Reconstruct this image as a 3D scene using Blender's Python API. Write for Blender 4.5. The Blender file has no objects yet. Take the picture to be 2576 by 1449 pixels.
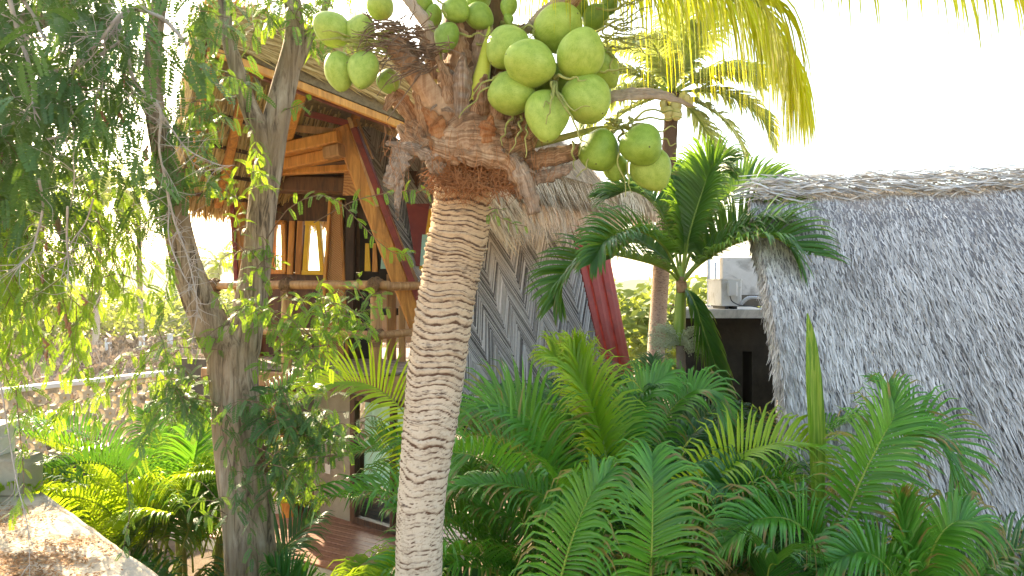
import bpy, math, random
from mathutils import Vector, Matrix, noise
random.seed(7)
rnd = random.random
def U(a, b): return a + (b - a) * random.random()
SC = bpy.context.scene
COL = SC.collection
V = Vector
UP = V((0, 0, 1))
FPX, CX, CY, ZC = 1770.0, 1288.0, 724.5, 4.2

def P(px, py, Y):
    "world point seen at (px, py) of the 2576 px wide photograph, Y metres in front of the camera"
    return V(((px - CX) / FPX * Y, Y, ZC - (py - CY) / FPX * Y))
def Q(*t): return [P(*q) for q in t]

ORG = {}
class MB:
    "collects geometry with two per-vertex numbers: r (random per piece) and t (position along a piece)"
    def __init__(s): s.v = []; s.f = []; s.r = []; s.t = []; s.m = []
    def add(s, vs, fs, r=0.5, t=None, m=0):
        o = len(s.v); n = len(vs)
        s.v += [tuple(x) for x in vs]
        s.f += [tuple(i + o for i in f) for f in fs]
        s.r += [r] * n if not isinstance(r, list) else r
        s.t += [0.0] * n if t is None else t
        s.m += [m] * len(fs)
    def build(s, name, mat, parent=None, smooth=True, org=None):
        me = bpy.data.meshes.new(name)
        o0 = V((0, 0, 0))
        if parent is not None: o0 = ORG[parent.name]
        elif org is not None: o0 = V(org)
        vs = s.v if o0.length == 0 else [(a - o0.x, b - o0.y, c - o0.z) for a, b, c in s.v]
        me.from_pydata(vs, [], s.f)
        for nm, dat in (('r', s.r), ('t', s.t)):
            at = me.attributes.new(nm, 'FLOAT', 'POINT'); at.data.foreach_set('value', dat)
        for mm in (mat if isinstance(mat, (list, tuple)) else [mat]): me.materials.append(mm)
        me.polygons.foreach_set('material_index', s.m)
        me.polygons.foreach_set('use_smooth', [smooth] * len(s.f))
        me.update()
        o = bpy.data.objects.new(name, me); COL.objects.link(o)
        if parent is not None: o.parent = parent; ORG[o.name] = o0
        else: o.location = o0; ORG[o.name] = o0
        return o

def tag(o, label, cat=None, group=None, kind=None):
    if label: o['label'] = label
    if cat: o['category'] = cat
    if group: o['group'] = group
    if kind: o['kind'] = kind
    return o
def thing(name, label, cat, loc, group=None):
    o = bpy.data.objects.new(name, None); COL.objects.link(o)
    o.location = loc; o.empty_display_size = .1; ORG[o.name] = V(loc)
    return tag(o, label, cat, group)

def spline(pts, n):
    "Catmull-Rom through pts, n samples"
    pts = [V(p) for p in pts]
    if len(pts) == 2: pts = [pts[0], (pts[0] + pts[1]) / 2, pts[1]]
    q = [pts[0] * 2 - pts[1]] + pts + [pts[-1] * 2 - pts[-2]]
    out = []; m = len(pts) - 1
    for i in range(n):
        x = i / (n - 1) * m; k = min(int(x), m - 1); u = x - k
        a, b, c, d = q[k:k + 4]
        out.append(.5 * ((2 * b) + (c - a) * u + (2 * a - 5 * b + 4 * c - d) * u * u + (3 * b - a - 3 * c + d) * u ** 3))
    return out
def lerp(a, b, t): return a + (b - a) * t
def interp(tab, x):
    for (x0, y0), (x1, y1) in zip(tab, tab[1:]):
        if x <= x1: return lerp(y0, y1, max(0, (x - x0) / (x1 - x0)))
    return tab[-1][1]
def resamp(vals, n):
    return [interp(list(enumerate(vals)), i / (n - 1) * (len(vals) - 1)) for i in range(n)]
def frames(c):
    T = []
    for i in range(len(c)):
        d = c[min(i + 1, len(c) - 1)] - c[max(i - 1, 0)]
        T.append(d.normalized() if d.length > 1e-9 else V((0, 0, 1)))
    a = UP if abs(T[0].z) < .9 else V((1, 0, 0))
    n = (a - T[0] * a.dot(T[0])).normalized()
    out = []
    for t in T:
        n = n - t * n.dot(t)
        n = n.normalized() if n.length > 1e-6 else t.orthogonal().normalized()
        out.append((t, n, t.cross(n)))
    return out
def tube(mb, pts, rad, sides=8, n=None, r=.5, m=0, disp=None, cap=True, smooth=True):
    "round tapering tube; rad number or list; disp(i, j, p, ang) -> radius factor"
    c = spline(pts, n) if n else [V(p) for p in pts]
    n = len(c)
    rr = resamp(rad, n) if isinstance(rad, (list, tuple)) else [rad] * n
    vs = []; ts = []
    for i, (t, a, b) in enumerate(frames(c)):
        for j in range(sides):
            an = 2 * math.pi * j / sides
            k = disp(i / (n - 1), an, c[i]) if disp else 1
            vs.append(c[i] + (a * math.cos(an) + b * math.sin(an)) * rr[i] * k); ts.append(i / (n - 1))
    fs = [(i * sides + j, i * sides + (j + 1) % sides, (i + 1) * sides + (j + 1) % sides, (i + 1) * sides + j) for i in range(n - 1) for j in range(sides)]
    if cap:
        fs.append(tuple(range(sides - 1, -1, -1))); fs.append(tuple((n - 1) * sides + j for j in range(sides)))
    mb.add(vs, fs, r, ts, m)
def box(mb, a, b, r=.5, m=0):
    x0, y0, z0 = a; x1, y1, z1 = b
    mb.add([(x0, y0, z0), (x1, y0, z0), (x1, y1, z0), (x0, y1, z0), (x0, y0, z1), (x1, y0, z1), (x1, y1, z1), (x0, y1, z1)],
           [(0, 3, 2, 1), (4, 5, 6, 7), (0, 1, 5, 4), (1, 2, 6, 5), (2, 3, 7, 6), (3, 0, 4, 7)], r, None, m)
def beam(mb, p, q, w, h, up=UP, r=None, m=0, bev=.12):
    "timber from p to q, w wide across, h deep along up, with chamfered arrises"
    p = V(p); q = V(q); t = (q - p).normalized(); s = t.cross(V(up)).normalized(); u = s.cross(t)
    c = min(w, h) * bev
    sec = [(-w / 2 + c, -h / 2), (w / 2 - c, -h / 2), (w / 2, -h / 2 + c), (w / 2, h / 2 - c), (w / 2 - c, h / 2), (-w / 2 + c, h / 2), (-w / 2, h / 2 - c), (-w / 2, -h / 2 + c)]
    vs = [e + s * a + u * b for e in (p, q) for a, b in sec]
    fs = [(j, (j + 1) % 8, 8 + (j + 1) % 8, 8 + j) for j in range(8)] + [tuple(range(7, -1, -1)), tuple(range(8, 16))]
    mb.add(vs, fs, rnd() if r is None else r, [0.] * 8 + [1.] * 8, m)
def slab(mb, poly, z0, z1, r=.5, m=0):
    "polygon (x, y) anticlockwise extruded from z0 to z1"
    n = len(poly)
    vs = [(x, y, z0) for x, y in poly] + [(x, y, z1) for x, y in poly]
    fs = [tuple(range(n - 1, -1, -1)), tuple(range(n, 2 * n))] + [(i, (i + 1) % n, n + (i + 1) % n, n + i) for i in range(n)]
    mb.add(vs, fs, r, None, m)
def plate(mb, quad, th, r=.5, m=0):
    "four corners (anticlockwise seen from the front) with thickness th behind"
    q = [V(x) for x in quad]; nn = (q[1] - q[0]).cross(q[3] - q[0]).normalized()
    vs = q + [x - nn * th for x in q]
    mb.add(vs, [(0, 1, 2, 3), (7, 6, 5, 4), (0, 4, 5, 1), (1, 5, 6, 2), (2, 6, 7, 3), (3, 7, 4, 0)], r, None, m)
def ribbon(mb, pts, wid, n=24, nrm=V((0, -1, 0)), curl=.25, th=.006, r=.5, twist=0., m=0, wav=0., k=7, rag=0., rib=0.):
    "leathery strip: bowed across its width, with a thickness"
    c = spline(pts, n); ww = resamp(wid, n); nn = V(nrm)
    top = []; bot = []; ts = []; xs = []; sd = U(0, 50)
    for i in range(n):
        t = (c[min(i + 1, n - 1)] - c[max(i - 1, 0)]).normalized()
        s = t.cross(nn); s = s.normalized() if s.length > 1e-5 else t.orthogonal().normalized()
        u = s.cross(t)
        if twist:
            M = Matrix.Rotation(twist * i / (n - 1), 3, t); s = M @ s; u = M @ u
        for j in range(k):
            x = j / (k - 1) * 2 - 1
            cu = curl[0] + (curl[1] - curl[0]) * i / (n - 1) if isinstance(curl, tuple) else curl
            h = -cu * x * x * ww[i] + wav * noise.noise(V((i * .35 + sd, x * 1.5, sd)))
            if rib: h += rib * noise.noise(V((x * 7.3, i * .12, sd)))
            wr = 1 + rag * (noise.noise(V((i * .22, sd, 1 if x > 0 else 5))) * 2 + .5 * noise.noise(V((i * 1.1, sd, 2 if x > 0 else 7)))) if rag else 1
            p = c[i] + s * (x * ww[i] * wr / 2) + u * h
            top.append(p); bot.append(p - u * th); ts.append(i / (n - 1)); xs.append(r * 9. + .5 * x)
    fs = []; N = n * k
    for i in range(n - 1):
        for j in range(k - 1):
            a = i * k + j
            fs.append((a, a + 1, a + k + 1, a + k)); fs.append((N + a + k, N + a + k + 1, N + a + 1, N + a))
        for a, b in ((i * k, (i + 1) * k), ((i + 1) * k + k - 1, i * k + k - 1)): fs.append((a, b, N + b, N + a))
    for j in range(k - 1):
        fs.append((j + 1, j, N + j, N + j + 1)); a = (n - 1) * k + j; fs.append((a, a + 1, N + a + 1, N + a))
    mb.add(top + bot, fs, xs * 2, ts * 2, m)

# ---------------------------------------------------------------- materials
MATS = {}
def nodes(name):
    m = bpy.data.materials.new(name); m.use_nodes = True; m.use_backface_culling = False
    nt = m.node_tree; nt.nodes.clear()
    out = nt.nodes.new('ShaderNodeOutputMaterial')
    MATS[name] = m
    def N(t, **kw):
        n = nt.nodes.new(t)
        for k, v in kw.items():
            if k.startswith('i_'): n.inputs[k[2:].replace('_', ' ')].default_value = v
            else: setattr(n, k, v)
        return n
    return m, nt, N, out, nt.links.new
def rgb(c): return (c[0], c[1], c[2], 1)
def attr(N, nm):
    a = N('ShaderNodeAttribute'); a.attribute_name = nm; return a.outputs['Fac']
def ramp(N, L, src, stops):
    n = N('ShaderNodeValToRGB'); e = n.color_ramp.elements
    while len(e) < len(stops): e.new(.5)
    for x, (p, c) in zip(e, stops): x.position = p; x.color = rgb(c)
    L(src, n.inputs['Fac']); return n.outputs['Color']
def mixc(N, L, f, a, b, mode='MIX'):
    n = N('ShaderNodeMix'); n.data_type = 'RGBA'; n.blend_type = mode
    for s, v in ((n.inputs[0], f), (n.inputs[6], a), (n.inputs[7], b)):
        if isinstance(v, (int, float)): s.default_value = v
        elif isinstance(v, tuple): s.default_value = rgb(v)
        else: L(v, s)
    return n.outputs[2]
def mth(N, L, op, a, b=None, clamp=False):
    n = N('ShaderNodeMath'); n.operation = op; n.use_clamp = clamp
    for s, v in zip(n.inputs, (a, b)):
        if v is None: continue
        if isinstance(v, (int, float)): s.default_value = v
        else: L(v, s)
    return n.outputs[0]
def coords(N, L, scale, rot=None):
    tc = N('ShaderNodeTexCoord'); mp = N('ShaderNodeMapping')
    mp.inputs['Scale'].default_value = scale if isinstance(scale, tuple) else (scale,) * 3
    if rot: mp.inputs['Rotation'].default_value = rot
    L(tc.outputs['Object'], mp.inputs['Vector']); return mp.outputs['Vector']
def noi(N, L, sc, detail=5, rough=.6, vec=None, dist=0.):
    n = N('ShaderNodeTexNoise'); n.inputs['Scale'].default_value = sc; n.inputs['Detail'].default_value = detail
    n.inputs['Roughness'].default_value = rough; n.inputs['Distortion'].default_value = dist
    L(vec if vec is not None else coords(N, L, 1.), n.inputs['Vector']); return n.outputs['Fac']
def bump(N, L, h, st=.3, dist=.01):
    n = N('ShaderNodeBump'); n.inputs['Strength'].default_value = st; n.inputs['Distance'].default_value = dist
    L(h, n.inputs['Height']); return n.outputs['Normal']
def principled(N, L, out, col, rough=.7, nrm=None, spec=.4):
    b = N('ShaderNodeBsdfPrincipled')
    if isinstance(col, tuple): b.inputs['Base Color'].default_value = rgb(col)
    else: L(col, b.inputs['Base Color'])
    if isinstance(rough, (int, float)): b.inputs['Roughness'].default_value = rough
    else: L(rough, b.inputs['Roughness'])
    b.inputs['Specular IOR Level'].default_value = spec
    if nrm is not None: L(nrm, b.inputs['Normal'])
    if out is not None: L(b.outputs[0], out.inputs['Surface'])
    return b

def leaf_mat(name, dark, light, tip=(.22, .13, .04), trans=(.30, .42, .03), ft=.42, rough=.42, tipat=.9, tipamt=.6, spec=.45):
    m, nt, N, out, L = nodes(name)
    r = attr(N, 'r'); t = attr(N, 't')
    n1 = noi(N, L, 1.3, 3)
    f = mth(N, L, 'ADD', mth(N, L, 'MULTIPLY', r, .75), mth(N, L, 'MULTIPLY', n1, .35), True)
    col = ramp(N, L, f, [(.1, dark), (.95, light)])
    fr = mth(N, L, 'FRACT', mth(N, L, 'MULTIPLY', r, 37.7))
    lim = mth(N, L, 'SUBTRACT', 1.02, mth(N, L, 'MULTIPLY', mth(N, L, 'POWER', fr, 3.), 1. - tipat + .25))
    tf = mth(N, L, 'MULTIPLY', mth(N, L, 'MULTIPLY', mth(N, L, 'SUBTRACT', t, lim), 9., True), tipamt)
    col = mixc(N, L, tf, col, tip)
    b = principled(N, L, None, col, rough, None, spec)
    tr = N('ShaderNodeBsdfTranslucent')
    L(mixc(N, L, .75, col, trans), tr.inputs['Color'])
    mx = N('ShaderNodeMixShader'); mx.inputs[0].default_value = ft
    L(b.outputs[0], mx.inputs[1]); L(tr.outputs[0], mx.inputs[2]); L(mx.outputs[0], out.inputs['Surface'])
    return m
def wood_mat(name, c0, c1, sc=3., stretch=(1, 1, .12), rough=.55, bst=.25, dirt=None):
    m, nt, N, out, L = nodes(name)
    v = coords(N, L, tuple(s * sc for s in stretch))
    n1 = noi(N, L, 4., 6, .65, v, 1.2); n2 = noi(N, L, 1.1, 4)
    f = mth(N, L, 'ADD', mth(N, L, 'MULTIPLY', n1, .8), mth(N, L, 'MULTIPLY', attr(N, 'r'), .28), True)
    col = ramp(N, L, f, [(.36, tuple(x * .6 for x in c0)), (.48, c0), (.72, c1)])
    if dirt: col = mixc(N, L, mth(N, L, 'MULTIPLY', mth(N, L, 'SUBTRACT', n2, .5, True), 3., True), col, dirt)
    principled(N, L, out, col, rough, bump(N, L, n1, bst, .006))
    return m
def plain_mat(name, c0, c1, sc=4., rough=.8, bst=.2, bd=.01, spec=.3, stain=None, stsc=.8):
    m, nt, N, out, L = nodes(name)
    n1 = noi(N, L, sc, 7, .65)
    col = ramp(N, L, n1, [(.3, c0), (.7, c1)])
    if stain:
        n2 = noi(N, L, stsc, 6, .7, None, .6)
        col = mixc(N, L, mth(N, L, 'MULTIPLY', mth(N, L, 'SUBTRACT', n2, .52, True), 7., True), col, stain)
    principled(N, L, out, col, rough, bump(N, L, noi(N, L, sc * 9, 4), bst, bd), spec)
    return m
def straw_mat(name, stops, rough=.75, ft=0.12):
    m, nt, N, out, L = nodes(name)
    r = attr(N, 'r'); n1 = noi(N, L, 1.1, 4)
    f = mth(N, L, 'ADD', mth(N, L, 'MULTIPLY', r, .8), mth(N, L, 'MULTIPLY', mth(N, L, 'SUBTRACT', n1, .4), .5), True)
    col = ramp(N, L, f, stops)
    b = principled(N, L, None, col, rough, None, .25)
    tr = N('ShaderNodeBsdfTranslucent'); L(col, tr.inputs['Color'])
    mx = N('ShaderNodeMixShader'); mx.inputs[0].default_value = ft
    L(b.outputs[0], mx.inputs[1]); L(tr.outputs[0], mx.inputs[2]); L(mx.outputs[0], out.inputs['Surface'])
    return m

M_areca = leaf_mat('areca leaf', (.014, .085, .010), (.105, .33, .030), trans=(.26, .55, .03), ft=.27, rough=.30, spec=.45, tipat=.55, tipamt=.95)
M_areca_y = leaf_mat('sunny areca leaf', (.08, .23, .010), (.22, .42, .02), trans=(.52, .62, .03), ft=.48, rough=.38, tipat=.9, tipamt=.8)  # lit copy: sun on the lime clump put into the leaf colour
M_areca_d = leaf_mat('deep areca leaf', (.008, .050, .008), (.042, .165, .018), trans=(.15, .34, .03), ft=.20, rough=.34)  # darker copy: shade among the low palms put into the leaf colour
M_coco = leaf_mat('coconut leaflet', (.10, .17, .010), (.28, .30, .015), tip=(.25, .12, .04), trans=(.92, .86, .04), ft=.68, rough=.4, tipat=.8, tipamt=.8)
M_cocofar = leaf_mat('far coconut leaflet', (.10, .16, .04), (.22, .29, .07), trans=(.62, .66, .14), ft=.5, rough=.45)  # paleness from flare and haze put into the leaflet colour
M_adon = leaf_mat('christmas palm leaflet', (.018, .085, .010), (.065, .20, .02), trans=(.30, .48, .03), ft=.36, rough=.36, tipat=.85, tipamt=.7)
M_tam = leaf_mat('tamarind leaf', (.026, .085, .030), (.085, .20, .055), trans=(.26, .40, .02), ft=.32, rough=.5, tipamt=0.)
M_tam2 = leaf_mat('young and sunlit tamarind leaf', (.05, .16, .02), (.12, .28, .04), trans=(.45, .60, .03), ft=.45, rough=.5, tipamt=0.)
M_bush = leaf_mat('scrub leaf', (.06, .12, .03), (.16, .23, .05), trans=(.5, .55, .06), ft=.45, rough=.6, tipamt=0.)
M_dry = straw_mat('dry scrub', [(.0, (.17, .12, .08)), (.6, (.33, .25, .18)), (1., (.46, .37, .27))], .9, .2)
M_rachis = plain_mat('palm rachis', (.16, .26, .03), (.28, .34, .05), 6, .45, .05)
M_stemg = plain_mat('palm stem', (.12, .16, .03), (.25, .25, .06), 5, .5, .1, stain=(.12, .10, .05), stsc=5)
M_twigd = plain_mat('dry twig', (.32, .27, .23), (.50, .44, .38), 12, .85, .3)
M_twig = plain_mat('brown twig', (.14, .09, .06), (.24, .15, .09), 12, .85, .3)
M_pod = plain_mat('seed pod', (.22, .10, .05), (.36, .19, .10), 20, .75, .3)

def bark_mat():
    m, nt, N, out, L = nodes('fissured bark')
    v = coords(N, L, (15., 15., 1.6))
    n1 = noi(N, L, 1.4, 8, .7, v, .9); n2 = noi(N, L, 1.6, 5); n3 = noi(N, L, 9., 6, .7)
    col = ramp(N, L, n1, [(.38, (.045, .03, .02)), (.45, (.27, .19, .125)), (.55, (.48, .365, .26)), (.72, (.64, .53, .41))])
    col = mixc(N, L, mth(N, L, 'MULTIPLY', mth(N, L, 'SUBTRACT', n2, .46, True), 4., True), col, (.33, .22, .13))
    col = mixc(N, L, mth(N, L, 'MULTIPLY', n3, .45), col, (.17, .13, .10), 'MIX')
    principled(N, L, out, col, .9, bump(N, L, n1, .9, .03), .2)
    return m
M_bark = bark_mat()
def palmbark_mat():
    m, nt, N, out, L = nodes('ringed palm bark')
    t = attr(N, 't'); r = attr(N, 'r')
    tc = N('ShaderNodeTexCoord'); sp = N('ShaderNodeSeparateXYZ'); L(tc.outputs['Object'], sp.inputs[0])
    n1 = noi(N, L, 22., 7, .7, coords(N, L, (1., 1., 2.2)), .4); n2 = noi(N, L, 5., 5, .6, coords(N, L, (1, 1, 1.4))); n3 = noi(N, L, 55., 5, .7, coords(N, L, (2.2, 2.2, .45)))
    pale = mixc(N, L, n2, (.44, .365, .27), (.70, .60, .47))
    warm = mixc(N, L, n2, (.42, .265, .135), (.66, .48, .30))
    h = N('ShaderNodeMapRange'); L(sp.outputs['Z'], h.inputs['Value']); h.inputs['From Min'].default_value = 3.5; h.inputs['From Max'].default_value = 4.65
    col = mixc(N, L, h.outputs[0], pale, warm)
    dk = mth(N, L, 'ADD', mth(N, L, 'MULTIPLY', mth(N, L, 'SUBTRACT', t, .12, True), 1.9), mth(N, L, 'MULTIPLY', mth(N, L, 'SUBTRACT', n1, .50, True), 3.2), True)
    col = mixc(N, L, dk, col, (.115, .062, .038))  # ring crevices: brown strips, with occlusion put into the colour
    blot = mth(N, L, 'MULTIPLY', mth(N, L, 'SUBTRACT', noi(N, L, 9., 5, .6, coords(N, L, (1, 1, 2.8))), .605, True), 9., True)
    col = mixc(N, L, blot, col, (.10, .065, .05))
    col = mixc(N, L, mth(N, L, 'MULTIPLY', mth(N, L, 'SUBTRACT', n3, .55, True), 3., True), col, (.30, .21, .15))
    principled(N, L, out, col, .9, bump(N, L, mth(N, L, 'ADD', n1, n3), .5, .012), .15)
    return m
M_palmbark = palmbark_mat()
def fibre_mat(name, c0, c1, c2, st=(26, 26, 3), rough=.85):
    m, nt, N, out, L = nodes(name)
    cx = N('ShaderNodeCombineXYZ'); L(mth(N, L, 'MULTIPLY', attr(N, 'r'), 9.), cx.inputs[0]); L(mth(N, L, 'MULTIPLY', attr(N, 't'), 1.3), cx.inputs[1])
    n1 = noi(N, L, 1.6, 7, .7, cx.outputs[0], .5); n2 = noi(N, L, 9., 6, .65); n3 = noi(N, L, 1.5, 6, .7, coords(N, L, st), .8)
    f = mth(N, L, 'ADD', mth(N, L, 'MULTIPLY', n1, .55), mth(N, L, 'ADD', mth(N, L, 'MULTIPLY', n2, .28), mth(N, L, 'MULTIPLY', n3, .22)), True)
    col = ramp(N, L, f, [(.36, c0), (.5, c1), (.68, c2)])
    principled(N, L, out, col, rough, bump(N, L, n1, .8, .012), .2)
    return m
M_boot = fibre_mat('dry leaf base', (.04, .02, .012), (.27, .145, .075), (.66, .45, .28))
M_bootg = fibre_mat('grey leaf base', (.05, .032, .022), (.25, .17, .115), (.58, .46, .35))
M_fibre = fibre_mat('rusty fibre', (.13, .045, .018), (.34, .14, .055), (.52, .27, .12), (40, 40, 8))
M_spathe = fibre_mat('spathe', (.26, .18, .13), (.40, .31, .23), (.52, .43, .34), (20, 20, 5), .6)
M_petg = fibre_mat('green petiole', (.26, .34, .03), (.42, .48, .06), (.55, .56, .12), (20, 20, 2), .5)
M_stalk = fibre_mat('spent stalk', (.05, .03, .02), (.15, .095, .06), (.27, .19, .13), (30, 30, 30))
M_rach = fibre_mat('fruit strand', (.10, .10, .03), (.27, .28, .08), (.42, .42, .16), (60, 60, 60), .7)
def coconut_mat():
    m, nt, N, out, L = nodes('green coconut husk')
    t = attr(N, 't'); oi = N('ShaderNodeObjectInfo')
    n1 = noi(N, L, 3., 4, .5); n2 = noi(N, L, 4., 6, .6, coords(N, L, (9, 9, .6))); n3 = noi(N, L, 9., 3, .5)
    f = mth(N, L, 'ADD', mth(N, L, 'MULTIPLY', n1, .5), mth(N, L, 'MULTIPLY', n2, .5))
    col = ramp(N, L, f, [(.32, (.205, .32, .032)), (.68, (.43, .53, .115))])
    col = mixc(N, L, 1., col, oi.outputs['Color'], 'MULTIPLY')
    scar = mth(N, L, 'MULTIPLY', mth(N, L, 'SUBTRACT', noi(N, L, 3.4, 6, .75, coords(N, L, (2.2, 2.2, .8))), .63, True), 16., True)
    col = mixc(N, L, mth(N, L, 'MULTIPLY', scar, .45), col, (.22, .18, .06))
    cap = mth(N, L, 'MULTIPLY', mth(N, L, 'SUBTRACT', .16, t, True), 14., True)
    col = mixc(N, L, mth(N, L, 'MULTIPLY', cap, .8), col, (.36, .36, .13))
    base_ = mth(N, L, 'MULTIPLY', mth(N, L, 'SUBTRACT', .07, t, True), 40., True)
    col = mixc(N, L, base_, col, (.16, .10, .05))
    tip = mth(N, L, 'MULTIPLY', mth(N, L, 'SUBTRACT', t, .982, True), 90., True)
    col = mixc(N, L, tip, col, (.05, .035, .02))
    fine = noi(N, L, 60., 4, .6, coords(N, L, (3, 3, .3)))
    b = principled(N, L, out, col, .5, bump(N, L, fine, .12, .004), .35)
    b.inputs['Subsurface Weight'].default_value = .08; b.inputs['Subsurface Radius'].default_value = (.02, .02, .005)
    return m
M_coconut = coconut_mat()
GREY = [(.0, (.12, .108, .098)), (.25, (.31, .29, .27)), (.55, (.52, .495, .465)), (1., (.82, .79, .75))]
M_thg = straw_mat('weathered grey thatch', GREY, .8, .08)
M_thcap = straw_mat('ridge thatch', [(.0, (.24, .22, .20)), (.5, (.48, .45, .41)), (1., (.74, .71, .65))], .8, .1)
M_ths = straw_mat('golden thatch', [(.0, (.22, .13, .045)), (.35, (.50, .34, .13)), (.7, (.68, .50, .23)), (1., (.82, .68, .40))], .8, .12)
M_the = straw_mat('eave thatch', [(.0, (.26, .16, .09)), (.25, (.62, .46, .31)), (.7, (.80, .65, .47)), (1., (.90, .79, .62))], .8, .08)
M_thgu = plain_mat('grey thatch lining', (.13, .12, .12), (.24, .23, .23), 18, .95, .6)
M_shade = plain_mat('shaded dark render', (.028, .024, .018), (.055, .047, .036), 3, .95, .2, stain=(.02, .018, .014), stsc=1.)  # overhang shade on the outbuilding wall, put into its colour
M_thu = plain_mat('thatch lining', (.17, .115, .06), (.36, .26, .14), 18, .95, .6)
M_wood = wood_mat('orange stained timber', (.44, .17, .030), (.74, .34, .075), 3.)
M_woodd = wood_mat('dark red timber', (.12, .028, .018), (.24, .06, .035), 3.)
M_wooddk = wood_mat('dark brown panelling', (.055, .022, .010), (.16, .065, .024), 3.)
M_pole = wood_mat('round pole', (.33, .155, .055), (.56, .32, .14), 2.5)
M_rope = plain_mat('lashing vine', (.13, .065, .03), (.28, .15, .07), 30, .7, .3)
M_red = plain_mat('red painted board', (.30, .045, .035), (.42, .075, .055), 5, .6, .1, stain=(.24, .06, .05), stsc=2.5)
M_trim = plain_mat('dark red trim paint', (.17, .028, .022), (.27, .05, .036), 5, .6, .1, stain=(.12, .03, .025), stsc=2.5)
M_heart = fibre_mat('dark crown heart', (.02, .012, .008), (.10, .055, .03), (.26, .15, .085))  # shade in the gaps between leaf bases put into this dark colour
M_yel = plain_mat('yellow window paint', (.62, .36, .02), (.75, .47, .04), 5, .5, .05)
M_weave = None
def weave_mat():
    m, nt, N, out, L = nodes('woven mat')
    w = N('ShaderNodeTexWave'); w.wave_type = 'BANDS'; w.bands_direction = 'DIAGONAL'; w.inputs['Scale'].default_value = 18.; w.inputs['Distortion'].default_value = 2.5
    L(coords(N, L, (1, 1, 1)), w.inputs['Vector'])
    col = mixc(N, L, w.outputs['Fac'], (.30, .13, .045), (.50, .26, .10))
    principled(N, L, out, col, .7, bump(N, L, w.outputs['Fac'], .5, .01))
    return m
M_weave = weave_mat()
def stick_mat():
    m, nt, N, out, L = nodes('weathered sticks')
    r = attr(N, 'r'); n1 = noi(N, L, 25., 5)
    f = mth(N, L, 'ADD', mth(N, L, 'MULTIPLY', r, .75), mth(N, L, 'MULTIPLY', n1, .3), True)
    col = ramp(N, L, f, [(.1, (.07, .06, .054)), (.35, (.28, .26, .24)), (.65, (.50, .47, .44)), (1., (.72, .69, .65))])
    principled(N, L, out, col, .85, bump(N, L, n1, .4, .006), .2)
    return m
M_stick = stick_mat()
M_conc = plain_mat('rendered concrete', (.30, .26, .20), (.42, .37, .29), 3, .9, .25, stain=(.22, .19, .15), stsc=1.2)
M_concd = plain_mat('stained concrete', (.075, .062, .046), (.13, .11, .082), 3, .9, .25, stain=(.07, .06, .05), stsc=1.)
M_concw = plain_mat('pale concrete', (.52, .48, .42), (.66, .62, .56), 3, .9, .25, stain=(.36, .33, .29), stsc=2.)
M_block = plain_mat('sandy breeze block', (.50, .42, .29), (.64, .55, .40), 6, .95, .3, stain=(.24, .20, .14), stsc=1.5)  # warm glow on the shaded wall put into this lighter base
M_white = plain_mat('white paint', (.70, .69, .67), (.80, .79, .77), 4, .7, .1, stain=(.55, .53, .50), stsc=3)
M_deck = wood_mat('deck boards', (.20, .075, .04), (.34, .15, .085), 2.5, (1, 1, 1), .45)
M_deckg = wood_mat('grey balcony boards', (.22, .16, .12), (.36, .28, .21), 2.5, (1, 1, 1), .7)
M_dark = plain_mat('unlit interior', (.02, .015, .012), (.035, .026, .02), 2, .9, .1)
M_metal = plain_mat('white sheet metal', (.62, .60, .56), (.70, .68, .64), 3, .45, .03, stain=(.50, .46, .38), stsc=4)
M_blk = plain_mat('black rubber', (.02, .02, .02), (.035, .035, .035), 6, .6, .1)
M_alu = plain_mat('foil pipe', (.45, .46, .47), (.62, .62, .63), 30, .35, .4, spec=.6)
M_litter = straw_mat('fallen leaflets', [(.0, (.16, .07, .03)), (.5, (.34, .17, .07)), (1., (.5, .32, .16))], .85, .15)
def cloth_mat():
    m, nt, N, out, L = nodes('mint curtain cloth')
    n1 = noi(N, L, 3., 3)
    col = mixc(N, L, n1, (.52, .78, .71), (.62, .86, .79))
    b = principled(N, L, None, col, .8)
    tr = N('ShaderNodeBsdfTranslucent'); tr.inputs['Color'].default_value = (.6, .9, .82, 1)
    mx = N('ShaderNodeMixShader'); mx.inputs[0].default_value = .5
    L(b.outputs[0], mx.inputs[1]); L(tr.outputs[0], mx.inputs[2]); L(mx.outputs[0], out.inputs['Surface'])
    return m
M_cloth = cloth_mat()
def glass_mat():
    m, nt, N, out, L = nodes('window glass')
    g = N('ShaderNodeBsdfGlossy'); g.inputs['Roughness'].default_value = .02; g.inputs['Color'].default_value = (.8, .9, .88, 1)
    t = N('ShaderNodeBsdfTransparent'); t.inputs['Color'].default_value = (.93, .97, .95, 1)
    fr = N('ShaderNodeFresnel'); fr.inputs['IOR'].default_value = 1.5
    ge = N('ShaderNodeNewGeometry'); mx = N('ShaderNodeMixShader'); L(mth(N, L, 'MULTIPLY', fr.outputs[0], mth(N, L, 'SUBTRACT', 1., ge.outputs['Backfacing'])), mx.inputs[0]); L(t.outputs[0], mx.inputs[1]); L(g.outputs[0], mx.inputs[2]); L(mx.outputs[0], out.inputs['Surface'])
    return m
M_glass = glass_mat()
def ground_mat(name, stops, sc):
    m, nt, N, out, L = nodes(name)
    n1 = noi(N, L, sc, 9, .65); n2 = noi(N, L, sc * .12, 5)
    f = mth(N, L, 'ADD', mth(N, L, 'MULTIPLY', n1, .6), mth(N, L, 'MULTIPLY', n2, .4))
    principled(N, L, out, ramp(N, L, f, stops), .95, bump(N, L, noi(N, L, sc * 8, 6), .5, .03), .1)
    return m
M_ground = ground_mat('dry field soil', [(.35, (.20, .15, .11)), (.5, (.34, .26, .20)), (.65, (.46, .37, .29))], .8)
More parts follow.
